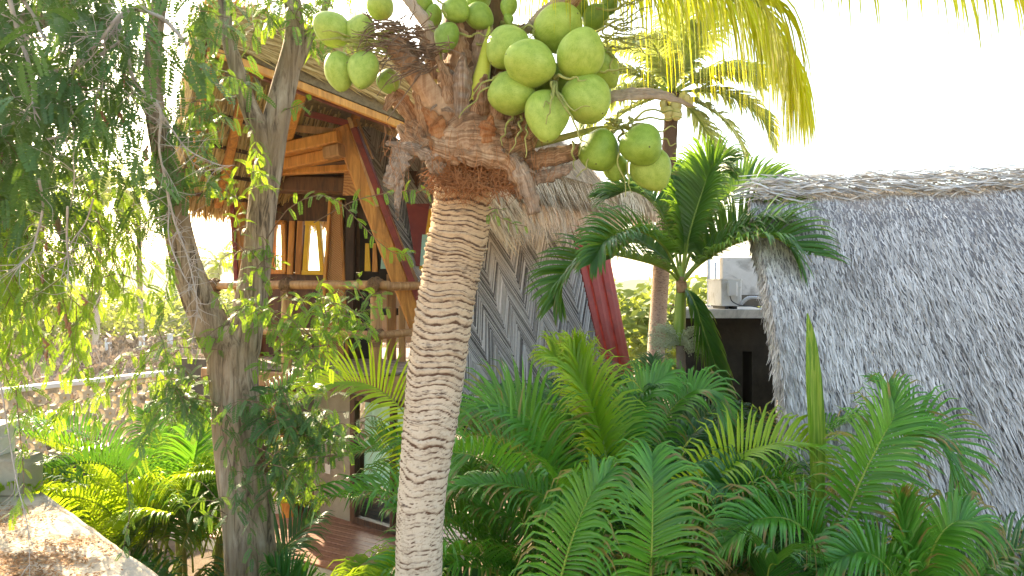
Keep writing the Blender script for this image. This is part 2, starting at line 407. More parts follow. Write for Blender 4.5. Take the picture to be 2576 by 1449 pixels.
M_soil = ground_mat('garden soil', [(.35, (.05, .035, .025)), (.6, (.13, .095, .065))], 3.)
M_roofslab = ground_mat('sandy roof screed', [(.3, (.26, .21, .16)), (.47, (.46, .39, .31)), (.65, (.62, .55, .46))], 2.6)
M_hill = ground_mat('wooded hill', [(.35, (.05, .09, .03)), (.6, (.12, .16, .06))], .08)
# ---------------------------------------------------------------- camera, sun, sky
cam = bpy.data.cameras.new('camera'); camo = bpy.data.objects.new('camera', cam); COL.objects.link(camo)
camo.location = (0, 0, ZC); camo.rotation_euler = (math.radians(90), 0, 0)
cam.sensor_width = 36; cam.lens = 18 * FPX / CX; cam.clip_start = .05; cam.clip_end = 5000
SC.camera = camo
SUN_AZ, SUN_EL = math.radians(-38), math.radians(30)
w = bpy.data.worlds.new('World'); SC.world = w; w.use_nodes = True
nt = w.node_tree; bg = nt.nodes['Background']
sky = nt.nodes.new('ShaderNodeTexSky'); sky.sky_type = 'NISHITA'; sky.sun_disc = False
sky.sun_elevation = SUN_EL; sky.sun_rotation = SUN_AZ % (2 * math.pi); sky.air_density = 1.; sky.dust_density = 2.5; sky.ozone_density = 1.
nt.links.new(sky.outputs[0], bg.inputs[0]); bg.inputs[1].default_value = .15
sl = bpy.data.lights.new('sun', 'SUN'); so = bpy.data.objects.new('sun', sl); COL.objects.link(so)
sl.energy = 5.0; sl.angle = math.radians(.5); sl.color = (1, .86, .66)
sd = V((math.sin(SUN_AZ) * math.cos(SUN_EL), math.cos(SUN_AZ) * math.cos(SUN_EL), math.sin(SUN_EL)))
so.rotation_euler = sd.to_track_quat('Z', 'Y').to_euler(); so.location = (-20, 30, 25)
SC.view_settings.view_transform = 'Standard'; SC.view_settings.look = 'None'
SC.view_settings.exposure = 2.15; SC.view_settings.gamma = 1
SC.view_settings.use_white_balance = True; SC.view_settings.white_balance_temperature = 7300; SC.view_settings.white_balance_tint = 6
SC.cycles.max_bounces = 8; SC.cycles.transparent_max_bounces = 12

# ---------------------------------------------------------------- leaves
def leaflet(mb, p, d, nn, L, w, droop, r, m=0, segs=5, t0=0., fold=.18, prof=(.55, 1., 1., .82, .5, .04)):
    "strap-shaped leaflet folded along its midrib, bending under its weight"
    vs = []; ts = []; p = V(p)
    for k in range(segs + 1):
        x = k / segs
        dd = d + V((0, 0, -1)) * droop * 1.35 * x ** 2.1
        dd.normalize()
        s = dd.cross(nn); s = s.normalized() if s.length > 1e-4 else V((1, 0, 0))
        u = s.cross(dd)
        ww = w * interp([(i / (len(prof) - 1), a) for i, a in enumerate(prof)], x) / 2
        vs += [p - s * ww + u * ww * fold * 2, p, p + s * ww + u * ww * fold * 2]; ts += [x] * 3
        p = p + dd * (L / segs)
    fs = []
    for k in range(segs):
        a = k * 3
        fs += [(a, a + 1, a + 4, a + 3), (a + 1, a + 2, a + 5, a + 4)]
    mb.add(vs, fs, r, ts, m)
def frond(mb, pts, n=42, L=.42, w=.026, up=None, start=.22, lift=.3, a0=68, a1=28, droop=.8, rr=.012, rbase=.5, segs=5, prof=((0, .55), (.3, 1.), (.7, .85), (1., .42)), sides=(1, -1), jit=.12, m=0, mr=1, tipdroop=0., side_droop=None, fold=.18):
    "pinnate palm leaf: rachis through pts with n leaflets on each side"
    c = spline(pts, 60); up = V(up) if up is not None else UP
    tube(mb, c[::3], [rr, rr * .75, rr * .45, rr * .2], 6, None, .5, mr)
    for i in range(n):
        x = i / (n - 1); s = start + (1 - start) * x
        k = min(int(s * 59), 58); p = lerp(c[k], c[k + 1], s * 59 - k); t = (c[min(k + 1, 59)] - c[max(k - 1, 0)]).normalized()
        side = up.cross(t)
        if side.length < .12: side = V((1, 0, 0)).cross(t)
        side.normalize(); nn = t.cross(side)
        if nn.dot(up) < 0: nn = -nn
        for sg in sides:
            an = math.radians(lerp(a0, a1, x ** 1.3) + U(-5, 5))
            d = t * math.cos(an) + side * sg * math.sin(an) + nn * (lift + U(-jit, jit)) + V((U(-1, 1), U(-1, 1), U(-1, 1))) * jit * .35
            d.normalize()
            l = L * interp(prof, x) * U(.9, 1.08)
            ln = (nn - side * sg * .25).normalized()
            leaflet(mb, p, d, ln, l, w * U(.85, 1.1), droop * U(.7, 1.3) + tipdroop * x, min(1, max(0, rbase + U(-.28, .28))), m, segs, fold=fold)
def arch(base, az, el, L, bend, n=8, curl=0.):
    "control points of an arching rachis leaving base at azimuth az, elevation el (degrees)"
    p = V(base); pts = [p]; e = math.radians(el); a = math.radians(az)
    for i in range(n):
        pts.append(pts[-1] + V((math.cos(e) * math.cos(a), math.cos(e) * math.sin(a), math.sin(e))) * (L / n))
        e -= math.radians(bend) / n * (.5 + i / n); a += math.radians(curl) / n
    return pts
def pinnate(mb, p, ax, nn, L, npair, r, wl=.22, m=0):
    "feathery leaf: pairs of oblong leaflets along a thin curved axis"
    ax = ax.normalized(); vs = []; fs = []
    p = V(p); q = p
    for k in range(npair):
        x = (k + .6) / npair
        a = (ax + V((0, 0, -1)) * .45 * x).normalized()
        s = a.cross(nn); s = s.normalized() if s.length > 1e-4 else a.orthogonal().normalized()
        q = p + a * L * x
        l = L * wl * (1. - .35 * abs(x - .45) * 2)
        h = L / npair * .50
        for sg in (1, -1):
            d = (s * sg + a * .28 + nn * U(-.10, .10)).normalized()
            o = len(vs)
            vs += [q, q + d * l * .3 - a * h, q + d * l * .8 - a * h * .85, q + d * l, q + d * l * .8 + a * h * .85, q + d * l * .3 + a * h]
            fs.append((o, o + 1, o + 2, o + 3, o + 4, o + 5))
    mb.add(vs, fs, r, None, m)
def leafy(mbl, mbt, pts, dens, Ll, droop=.5, npair=11, tr=.004, r0=.5, rj=.3, tip_only=0., n=None, m=0, bare=0.):
    "thin twig through pts with feathery leaves alternating along it"
    c = spline(pts, 40); tot = sum((c[i + 1] - c[i]).length for i in range(39))
    if mbt is not None: tube(mbt, c[::3], [tr, tr * .7, tr * .35], 5, None, .5)
    n = n or max(2, int(tot * dens)); fr = frames(c); az = U(0, 6.28)
    for i in range(n):
        x = tip_only + (1 - tip_only) * (i + U(0, .8)) / n
        if rnd() < bare: continue
        k = min(int(x * 39), 38); t, a, b = fr[k]; p = lerp(c[k], c[k + 1], x * 39 - k)
        az += 2.6 + U(-.6, .6)
        o = a * math.cos(az) + b * math.sin(az)
        ax = (o + t * .55 + V((0, 0, -droop))).normalized()
        nn = (UP + V((U(-.7, .7), U(-.9, .5), U(-.3, .3)))).normalized()
        pinnate(mbl, p, ax, nn, Ll * U(.7, 1.2), npair, min(1, max(0, r0 + U(-rj, rj))), m=m)

# ---------------------------------------------------------------- the coconut palm in front
PY = 3.7
palm = thing('coconut_palm', 'tall coconut palm with pale ringed trunk, standing close in front of the thatched house', 'palm tree', (-.49, 3.7, 0))
TR = [(1035, 3.7, 2500, 60), (1048, 3.7, 1560, 59), (1053, 3.7, 1449, 58), (1056, 3.7, 1324, 58), (1066, 3.7, 1199, 60), (1081, 3.7, 1074, 66), (1092, 3.7, 974, 70), (1105, 3.7, 874, 70),
      (1120, 3.7, 774, 69), (1128, 3.7, 724, 69), (1143, 3.7, 640, 72), (1154, 3.7, 590, 72), (1162, 3.7, 521, 70), (1164, 3.7, 458, 67), (1166, 3.7, 420, 66)]
mb = MB()
ctr = spline([P(a, c, y) for a, y, c, r in TR], 561); rad = resamp([r * PY / FPX for a, y, c, r in TR], 561)
ring = [0.]; x = 0
lens = [0.]
for i in range(560): lens.append(lens[-1] + (ctr[i + 1] - ctr[i]).length)
rings = []; x = 0.
while x < lens[-1] + .2:
    rings.append(x); x += U(.018, .044)
SD = 72; vs = []; ts = []; rs = []
import bisect
for i, (t, a, b) in enumerate(frames(ctr)):
    z = ctr[i].z
    amp = interp([(0, .03), (2.6, .035), (3.4, .065), (4.2, .11), (4.75, .13), (5., .10)], z)
    for j in range(SD):
        an = 2 * math.pi * j / SD
        q = V((math.cos(an) * 1.3, math.sin(an) * 1.3, lens[i] * 3.))
        wob = noise.noise(q * .8) * .040 + noise.noise(q * 3.7) * .006
        s = lens[i] + wob + .004 * math.sin(an + 1)
        k = max(0, min(len(rings) - 2, bisect.bisect(rings, s) - 1)); ph = (s - rings[k]) / (rings[k + 1] - rings[k])
        rg = noise.noise(V((math.cos(an) * 1.4, math.sin(an) * 1.4, k * 3.1)))
        lip = (1 - abs(ph - .72) / .28 if ph > .44 else 0); lip = max(0, lip)
        dis = 1 + amp * .85 * (.25 + 1.1 * ((k * .618) % 1.)) * (.8 + .5 * rg) * (ph if ph < .86 else (1 - ph) * 6.2) + amp * .22 * noise.noise(V((an * 7, s * 55, 2))) + .02 * noise.noise(V((an, s * 4, 9)))
        vs.append(ctr[i] + (a * math.cos(an) + b * math.sin(an)) * rad[i] * dis)
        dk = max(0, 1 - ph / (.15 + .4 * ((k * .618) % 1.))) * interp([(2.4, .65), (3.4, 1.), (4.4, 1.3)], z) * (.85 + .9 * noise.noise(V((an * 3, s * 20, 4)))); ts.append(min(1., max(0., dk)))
fs = [(i * SD + j, i * SD + (j + 1) % SD, (i + 1) * SD + (j + 1) % SD, (i + 1) * SD + j) for i in range(560) for j in range(SD)]
mb.add(vs, fs, .5, ts)
# ragged fibres along the ring lips
for i in range(520):
    k = random.randrange(120, 556); an = U(math.pi, 2 * math.pi) if rnd() < .8 else U(0, math.pi); t, a, b = frames(ctr[k - 1:k + 2])[1]
    z = ctr[k].z
    if z < 3.6 and rnd() < .8: continue
    o = V((math.cos(an), math.sin(an) * 1., 0)); p = ctr[k] + o * rad[k] * 1.02
    d = (o * .8 + V((U(-1, 1), U(-1, 1), U(-.9, .9)))).normalized(); l = U(.01, .035)
    mb.add([p, p + V((0, 0, .003)), p + d * l], [(0, 1, 2)], .5, [.9 * rnd()] * 3)
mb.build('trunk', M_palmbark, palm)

# crown: heart, leaf bases, sheaths, spathes
mb = MB()
def dh(i, an, p): return 1 + .10 * noise.noise(V((an * 1.5, p.z * 9, 1))) + .06 * noise.noise(V((an * 9, p.z * 4, 3)))
tube(mb, [P(1166, 455, 3.7), P(1172, 380, 3.7), P(1180, 300, 3.72), P(1188, 180, 3.75), P(1195, 40, 3.78), P(1200, -120, 3.8)], [.150, .175, .195, .18, .165, .12], 40, 44, .5, 0, dh)
mb.build('crown_heart', M_heart, palm)
def sheath(mat, pts, wid, curl=.3, nrm=(0, -1, 0), th=.008, twist=0., wav=.012, n=30, name='leaf_base', label=None):
    rg, rb_ = (.0, .003) if name == 'spathe' else (.16, .007)
    mb = MB(); y = [q[2] for q in pts]; ym = sum(y) / len(y)
    ribbon(mb, Q(*pts), [x * ym / FPX for x in wid], n * 2, V(nrm).normalized(), curl, th, rnd(), twist, 0, wav, 17, rg, rb_)
    o = mb.build(name, mat, palm)
    if label: o['label'] = label
    return o
# thick old bases round the crown
sheath(M_boot, [(1000, 315, 3.62), (1060, 345, 3.50), (1130, 335, 3.42), (1210, 330, 3.41), (1290, 345, 3.47), (1345, 330, 3.6)], [20, 90, 130, 130, 100, 40], .22, (0, -1, .35))
sheath(M_boot, [(1040, 380, 3.55), (1110, 345, 3.45), (1180, 300, 3.42), (1260, 310, 3.45), (1330, 300, 3.55)], [20, 80, 100, 70, 24], .2, (0, -1, .5))
sheath(M_boot, [(1015, 330, 3.5), (1085, 358, 3.43), (1150, 372, 3.40), (1220, 382, 3.40), (1275, 400, 3.42), (1302, 450, 3.43), (1312, 500, 3.45)], [14, 44, 66, 70, 58, 40, 22], (.06, .3), (.1, -1, .25), .006, .3, .03)
sheath(M_bootg, [(1290, 385, 3.42), (1318, 430, 3.41), (1335, 480, 3.42), (1350, 538, 3.45)], [24, 52, 46, 30], .35, (.2, -1, .15))
sheath(M_bootg, [(1320, 440, 3.5), (1370, 432, 3.45), (1420, 418, 3.42), (1440, 414, 3.42)], [40, 40, 34, 14], .4, (0, -1, .6))
sheath(M_boot, [(1310, 395, 3.5), (1370, 385, 3.46), (1440, 372, 3.46), (1470, 360, 3.5)], [60, 56, 46, 18], .35, (0, -1, .5))
sheath(M_bootg, [(970, 358, 3.45), (1030, 366, 3.42), (1080, 382, 3.42), (1110, 415, 3.44), (1135, 452, 3.5)], [10, 30, 44, 60, 40], .35, (0, -1, .3))
sheath(M_fibre, [(1095, 400, 3.56), (1150, 428, 3.51), (1210, 440, 3.515), (1270, 430, 3.56)], [40, 60, 80, 60], .1, (0, -1, .1), .006)
sheath(M_bootg, [(1010, 372, 3.44), (1000, 405, 3.42), (985, 445, 3.42), (972, 472, 3.43)], [56, 58, 48, 26], .12, (-.2, -1, .1), .004, name='fibre_cloth')
sheath(M_bootg, [(1000, 430, 3.42), (1000, 480, 3.43), (998, 520, 3.43), (1000, 555, 3.44)], [30, 22, 12, 3], .2, (-.2, -1, 0), .003, name='fibre_cloth')
sheath(M_boot, [(1045, 300, 3.55), (1010, 250, 3.5), (990, 235, 3.48), (965, 275, 3.47)], [40, 44, 38, 12], .35, (0, -1, .3))
sheath(M_boot, [(1020, 300, 3.58), (1050, 320, 3.5), (1040, 350, 3.46), (1030, 385, 3.44)], [30, 52, 40, 14], .4, (-.3, -1, .2))
sheath(M_boot, [(1168, 330, 3.5), (1180, 220, 3.52), (1185, 140, 3.58), (1180, 60, 3.66)], [70, 95, 80, 60], .3, (0, -1, .1))
sheath(M_boot, [(1120, 260, 3.56), (1130, 190, 3.57), (1135, 130, 3.6), (1130, 60, 3.66)], [60, 62, 50, 44], .3, (-.3, -1, .1))
sheath(M_bootg, [(1115, 170, 3.5), (1150, 200, 3.48), (1195, 198, 3.5)], [30, 50, 20], .3, (0, -1, .5))
# upright old leaf bases round the heart, torn at the top
for i, (x, y0, y1, lean, wd, Y, mt) in enumerate([(1075, 350, 200, -26, 66, 3.50, M_boot), (1120, 330, 150, -10, 74, 3.475, M_boot), (1160, 300, 130, 4, 60, 3.455, M_bootg), (1205, 330, 185, 10, 70, 3.46, M_boot), (1250, 330, 215, 26, 62, 3.47, M_boot), (1290, 345, 230, 42, 60, 3.50, M_bootg),
        (1320, 360, 250, 70, 56, 3.53, M_boot), (1105, 380, 270, -30, 60, 3.46, M_fibre), (1215, 390, 290, 14, 66, 3.435, M_fibre), (1150, 180, 40, 2, 66, 3.53, M_boot), (1210, 200, 30, 16, 60, 3.55, M_bootg), (1260, 210, 60, 40, 50, 3.58, M_boot), (1090, 200, 60, -30, 50, 3.58, M_bootg)]):
    sheath(mt, [(x, y0, Y), (x + lean * .35, lerp(y0, y1, .4), Y - .035), (x + lean * .8, lerp(y0, y1, .75), Y - .055), (x + lean * 1.5, y1, Y - .05)], [wd, wd * .95, wd * .66, wd * .14], (.55, .35), (lean * .012, -1, .12), .007, U(-.3, .3), .02, 20)
for i in range(26):   # torn fibre shreds
    x = U(1060, 1330); y = U(250, 430); Y = U(3.40, 3.46); a_ = U(0, 6.28); l = U(18, 60)
    sheath(random.choice((M_boot, M_fibre, M_bootg)), [(x, y, Y), (x + math.cos(a_) * l * .5, y + math.sin(a_) * l * .4, Y - .02), (x + math.cos(a_) * l, y + math.sin(a_) * l * .6 + 10, Y - .02)], [U(6, 20), U(8, 18), 2], U(.2, .5), (U(-.4, .4), -1, U(0, .6)), .002, U(-1, 1), .006, 8, 'fibre_shred')
# a cut green petiole stub
mb = MB()
tube(mb, Q((1195, 250, 3.50), (1212, 190, 3.46), (1224, 120, 3.45), (1231, 66, 3.46)), [.058, .05, .030, .004], 10, 16, .5, 0, lambda i, an, p: 1 - .25 * abs(math.sin(an)))
mb.build('petiole_stub', M_petg, palm)['label'] = 'cut yellow green petiole stub'
# spathes
sheath(M_spathe, [(1112, 175, 3.52), (1108, 130, 3.5), (1090, 70, 3.49), (1060, 20, 3.5), (1025, -25, 3.55)], [6, 24, 30, 34, 30], .55, (.6, -1, .2), .008, name='spathe')
sheath(M_spathe, [(1300, 95, 3.5), (1330, 55, 3.46), (1365, 20, 3.45), (1420, -25, 3.48)], [10, 26, 36, 40], .5, (-.5, -1, .3), .008, name='spathe')
sheath(M_boot, [(1370, 30, 3.5), (1420, 5, 3.47), (1450, -30, 3.48)], [30, 44, 46], .4, (0, -1, .4), .01, name='spathe')
sheath(M_spathe, [(1440, 262, 3.6), (1540, 240, 3.5), (1600, 231, 3.46), (1670, 236, 3.44), (1746, 267, 3.45)], [10, 34, 36, 26, 2], .18, (.1, -1, .35), .008, name='spathe')
# the thick stalks that carry old flower brushes and the fruit
mb = MB()
def drib(i, an, p): return 1 + .10 * math.sin(an * 5 + p.z * 9)
tube(mb, Q((1140, 330, 3.58), (1110, 280, 3.50), (1075, 225, 3.46), (1040, 175, 3.44), (1000, 120, 3.43), (960, 85, 3.43)), [.075, .070, .055, .055, .062, .02], 14, 26, .5, 0, drib)
mb.build('flower_stalk', M_boot, palm)
mb = MB()
for s_, r_ in (([(1230, 240, 3.62), (1310, 200, 3.52), (1370, 185, 3.40), (1400, 198, 3.31)], .026), ([(1320, 370, 3.62), (1420, 345, 3.56), (1500, 325, 3.54), (1570, 320, 3.51)], .020), ([(1120, 220, 3.62), (1040, 150, 3.56), (960, 115, 3.48), (880, 112, 3.42)], .020), ([(1180, 60, 3.66), (1150, 40, 3.6), (1120, 30, 3.52)], .018), ([(1260, 60, 3.7), (1400, 90, 3.62), (1510, 95, 3.56)], .018)):
    tube(mb, Q(*s_), [r_, r_ * .85, r_ * .6], 10, 30, .5, 0, lambda i, an, p: 1 + .1 * noise.noise(V((an * 2, i * 30, 0))))
mb.build('fruit_stalk', M_rach, palm)
mb = MB()
for i in range(150):
    x = U(0, 1) ** .8; b = P(lerp(985, 1085, x) + U(-18, 22), lerp(75, 170, x) + U(-45, 22), 3.42 + U(-.04, .05))
    a = U(150, 260) if rnd() < .8 else U(-40, 150)
    l = U(.06, .19); d = V((math.cos(math.radians(a)) * 1.2, U(-.9, .3), math.sin(math.radians(a)) * .55 + .12)).normalized()
    k = V((U(-.4, .2), U(-.3, .3), U(-.5, .3)))
    tube(mb, [b, b + d * l * .5 + k * .012, b + (d + k * .45) * l, b + (d + k * 1.0) * l * 1.3], [.0042, .0034, .003, .0016], 5, 9, rnd(), 0, lambda i, an, p: 1 + .3 * math.sin(p.x * 900))
mb.build('spent_flower_brush', M_stalk, palm)
# green-brown fruit strands among the nuts
mb = MB()
def strand(pts, r0=.007, wig=.012):
    c = [p + V((U(-1, 1), U(-1, 1), U(-1, 1))) * wig for p in spline(Q(*pts), 8)]; c[0] = P(*pts[0])
    tube(mb, c, [r0, r0 * .8, r0 * .55, r0 * .3], 7, 26, rnd(), 0, lambda i, an, p: 1 + .28 * math.sin(i * 120 + an))
for s in [[(1402, 195, 3.30), (1425, 192, 3.20), (1455, 200, 3.18), (1478, 206, 3.18)], [(1395, 205, 3.28), (1415, 250, 3.18), (1445, 270, 3.15), (1480, 268, 3.16)],
          [(1390, 205, 3.28), (1385, 240, 3.19), (1372, 268, 3.17)], [(1400, 205, 3.28), (1410, 250, 3.17), (1440, 300, 3.16), (1455, 345, 3.18), (1490, 365, 3.2)],
          [(1385, 200, 3.3), (1392, 225, 3.2), (1380, 280, 3.16), (1370, 308, 3.17)], [(1275, 185, 3.35), (1240, 215, 3.33), (1200, 245, 3.33), (1150, 300, 3.33)],
          [(1275, 185, 3.35), (1225, 205, 3.34), (1180, 250, 3.36)], [(1310, 290, 3.4), (1305, 330, 3.36), (1285, 385, 3.36)], [(1290, 290, 3.4), (1270, 320, 3.36), (1258, 365, 3.36)],
          [(1330, 300, 3.4), (1322, 340, 3.35), (1325, 400, 3.36)], [(1500, 175, 3.4), (1540, 180, 3.36), (1590, 172, 3.35), (1625, 176, 3.36)], [(1510, 90, 3.5), (1560, 100, 3.45), (1600, 115, 3.43), (1650, 140, 3.42)],
          [(1480, 90, 3.5), (1540, 60, 3.4), (1590, 40, 3.38), (1640, 15, 3.38)], [(1520, 60, 3.5), (1570, 75, 3.42), (1610, 72, 3.4)], [(1500, 20, 3.5), (1560, 18, 3.4), (1600, -10, 3.4)],
          [(1520, 118, 3.5), (1560, 120, 3.44), (1600, 122, 3.43)], [(1525, 90, 3.5), (1535, 140, 3.45), (1545, 190, 3.44)], [(1300, 75, 3.5), (1335, 60, 3.4), (1340, 90, 3.38), (1336, 100, 3.37)],
          [(1200, 110, 3.5), (1240, 105, 3.42), (1285, 75, 3.4), (1320, 68, 3.4)], [(1150, 80, 3.48), (1200, 90, 3.42), (1240, 78, 3.4)], [(1105, -10, 3.5), (1112, 20, 3.42), (1118, 38, 3.4)],
          [(1570, 330, 3.52), (1555, 370, 3.4), (1560, 430, 3.38), (1578, 490, 3.4)], [(1565, 325, 3.52), (1580, 380, 3.38), (1583, 440, 3.36), (1582, 480, 3.38)], [(1560, 320, 3.5), (1510, 340, 3.4), (1470, 370, 3.4), (1450, 395, 3.4)],
          [(1570, 315, 3.5), (1620, 285, 3.45), (1680, 275, 3.43), (1715, 280, 3.43)], [(1570, 318, 3.5), (1620, 300, 3.46), (1680, 295, 3.44), (1720, 300, 3.44)], [(1570, 320, 3.5), (1640, 330, 3.46), (1700, 320, 3.45)],
          [(1545, 310, 3.52), (1560, 280, 3.5), (1590, 262, 3.48), (1605, 255, 3.48)], [(1590, 330, 3.5), (1660, 350, 3.46), (1700, 365, 3.46)], [(1500, 330, 3.5), (1480, 400, 3.4), (1455, 440, 3.4)],
          [(1440, 355, 3.45), (1445, 390, 3.42), (1448, 430, 3.42)], [(1080, 60, 3.5), (1098, 95, 3.44), (1105, 160, 3.43), (1102, 180, 3.43)], [(975, 200, 3.5), (990, 190, 3.44), (990, 230, 3.44)]]: strand(s)
for i in range(26):
    b = (U(1535, 1600), U(300, 335), 3.46)
    strand([b, (b[0] + U(-30, 30), b[1] + U(-12, 12), 3.42)], .008, .006)
for i in range(20):
    b = (U(838, 960), U(75, 135), 3.36); e = b[0] - U(20, 60)
    strand([(b[0] + 60, b[1] + U(-5, 25), 3.4), b, (e, b[1] + U(-10, 12), 3.33)], .006, .006)
for i in range(22):
    x = U(1505, 1560); y = U(-10, 130); a = U(-60, 60)
    strand([(x, y, 3.45), (x + 45 * math.cos(a / 57), y - 25 * math.sin(a / 57), 3.42), (x + U(70, 120) * math.cos(a / 57), y - 60 * math.sin(a / 57), 3.41)], .005, .008)
mb.build('fruit_strands', M_rach, palm)
mb = MB()   # loose hairs hanging from the crown
for i in range(90):
    x = U(960, 1400); y = U(300, 430); Y = U(3.36, 3.46); l = U(15, 90)
    tube(mb, [P(x, y, Y), P(x + U(-14, 14), y + l * .5, Y - .02), P(x + U(-30, 30), y + l, Y)], [.0014, .0007], 4, 6)
for i in range(900):
    x = U(1088, 1300); y = U(385, 470); Y = U(3.47, 3.53)
    tube(mb, [P(x, y, Y), P(x + U(-25, 25), y + U(0, 20), Y - .03), P(x + U(-50, 50), y + U(-10, 60), Y)], [.0028, .001], 4, 5)
mb.build('fibre_hairs', M_fibre, palm)
# fronds of this palm, whose leaflets hang into the picture at the top right
def bigfrond(pts, n, L, **k):
    mb = MB(); frond(mb, pts, n, L, **k); return mb.build('frond', [k2 for k2 in (M_coco, M_rachis)], palm)
hang = dict(w=.020, lift=-.1, a0=75, a1=22, droop=7., start=.10, segs=8, rr=.03, jit=.18, prof=((0, 1.), (.25, 1.05), (.7, .95), (1, .55)))
bigfrond(Q((1215, -40, 3.75), (1380, -130, 3.7), (1580, -95, 3.6), (1770, -60, 3.5), (1900, 0, 3.45), (1965, 100, 3.42), (1995, 180, 3.42)), 130, .74, **hang)
bigfrond(Q((1215, -40, 3.8), (1400, -190, 4.2), (1600, -110, 4.4), (1780, -40, 4.5), (1880, 30, 4.5), (1930, 100, 4.5)), 120, .86, **hang)
bigfrond(Q((1215, -40, 3.75), (1500, -420, 3.3), (1850, -210, 3.1), (2200, -140, 3.0), (2500, -110, 2.95), (2750, -60, 2.9)), 70, .60, **dict(hang, jit=.4))
bigfrond(Q((1195, -40, 3.75), (1120, -700, 3.4), (1000, -800, 2.6), (800, -700, 2.0)), 60, .7, **hang)
bigfrond(Q((1195, -40, 3.8), (1100, -500, 4.3), (950, -700, 4.9), (700, -650, 5.3)), 60, .7, **hang)

# coconuts
def coconut_mesh(seed, point):
    random.seed(seed); mb = MB(); NU, NV = 40, 26; vs = []; ts = []
    for i in range(NV + 1):
        th = math.pi * i / NV; z = math.cos(th); rr = math.sin(th)
        ex = z if z < 0 else z
        zz = ex * (1.06 if z < 0 else 1.02 + point * z ** 3)
        rr = rr * (1 - .10 * max(0, z) * point * 2.2)
        for j in range(NU):
            an = 2 * math.pi * j / NU
            lob = 1 + .065 * math.cos(3 * an + seed) * (1 - .3 * z) + .012 * noise.noise(V((math.cos(an) * 1.5, math.sin(an) * 1.5, z * 2 + seed)))
            vs.append((rr * lob * math.cos(an), rr * lob * math.sin(an), zz)); ts.append(1 - th / math.pi)
    fs = [(i * NU + j, (i + 1) * NU + j, (i + 1) * NU + (j + 1) % NU, i * NU + (j + 1) % NU) for i in range(NV) for j in range(NU)]
    mb.add(vs, fs, .5, ts)
    o = mb.build('coconut', M_coconut); me = o.data; bpy.data.objects.remove(o); return me
CM = [coconut_mesh(1, .18), coconut_mesh(5, .29), coconut_mesh(9, .11)]
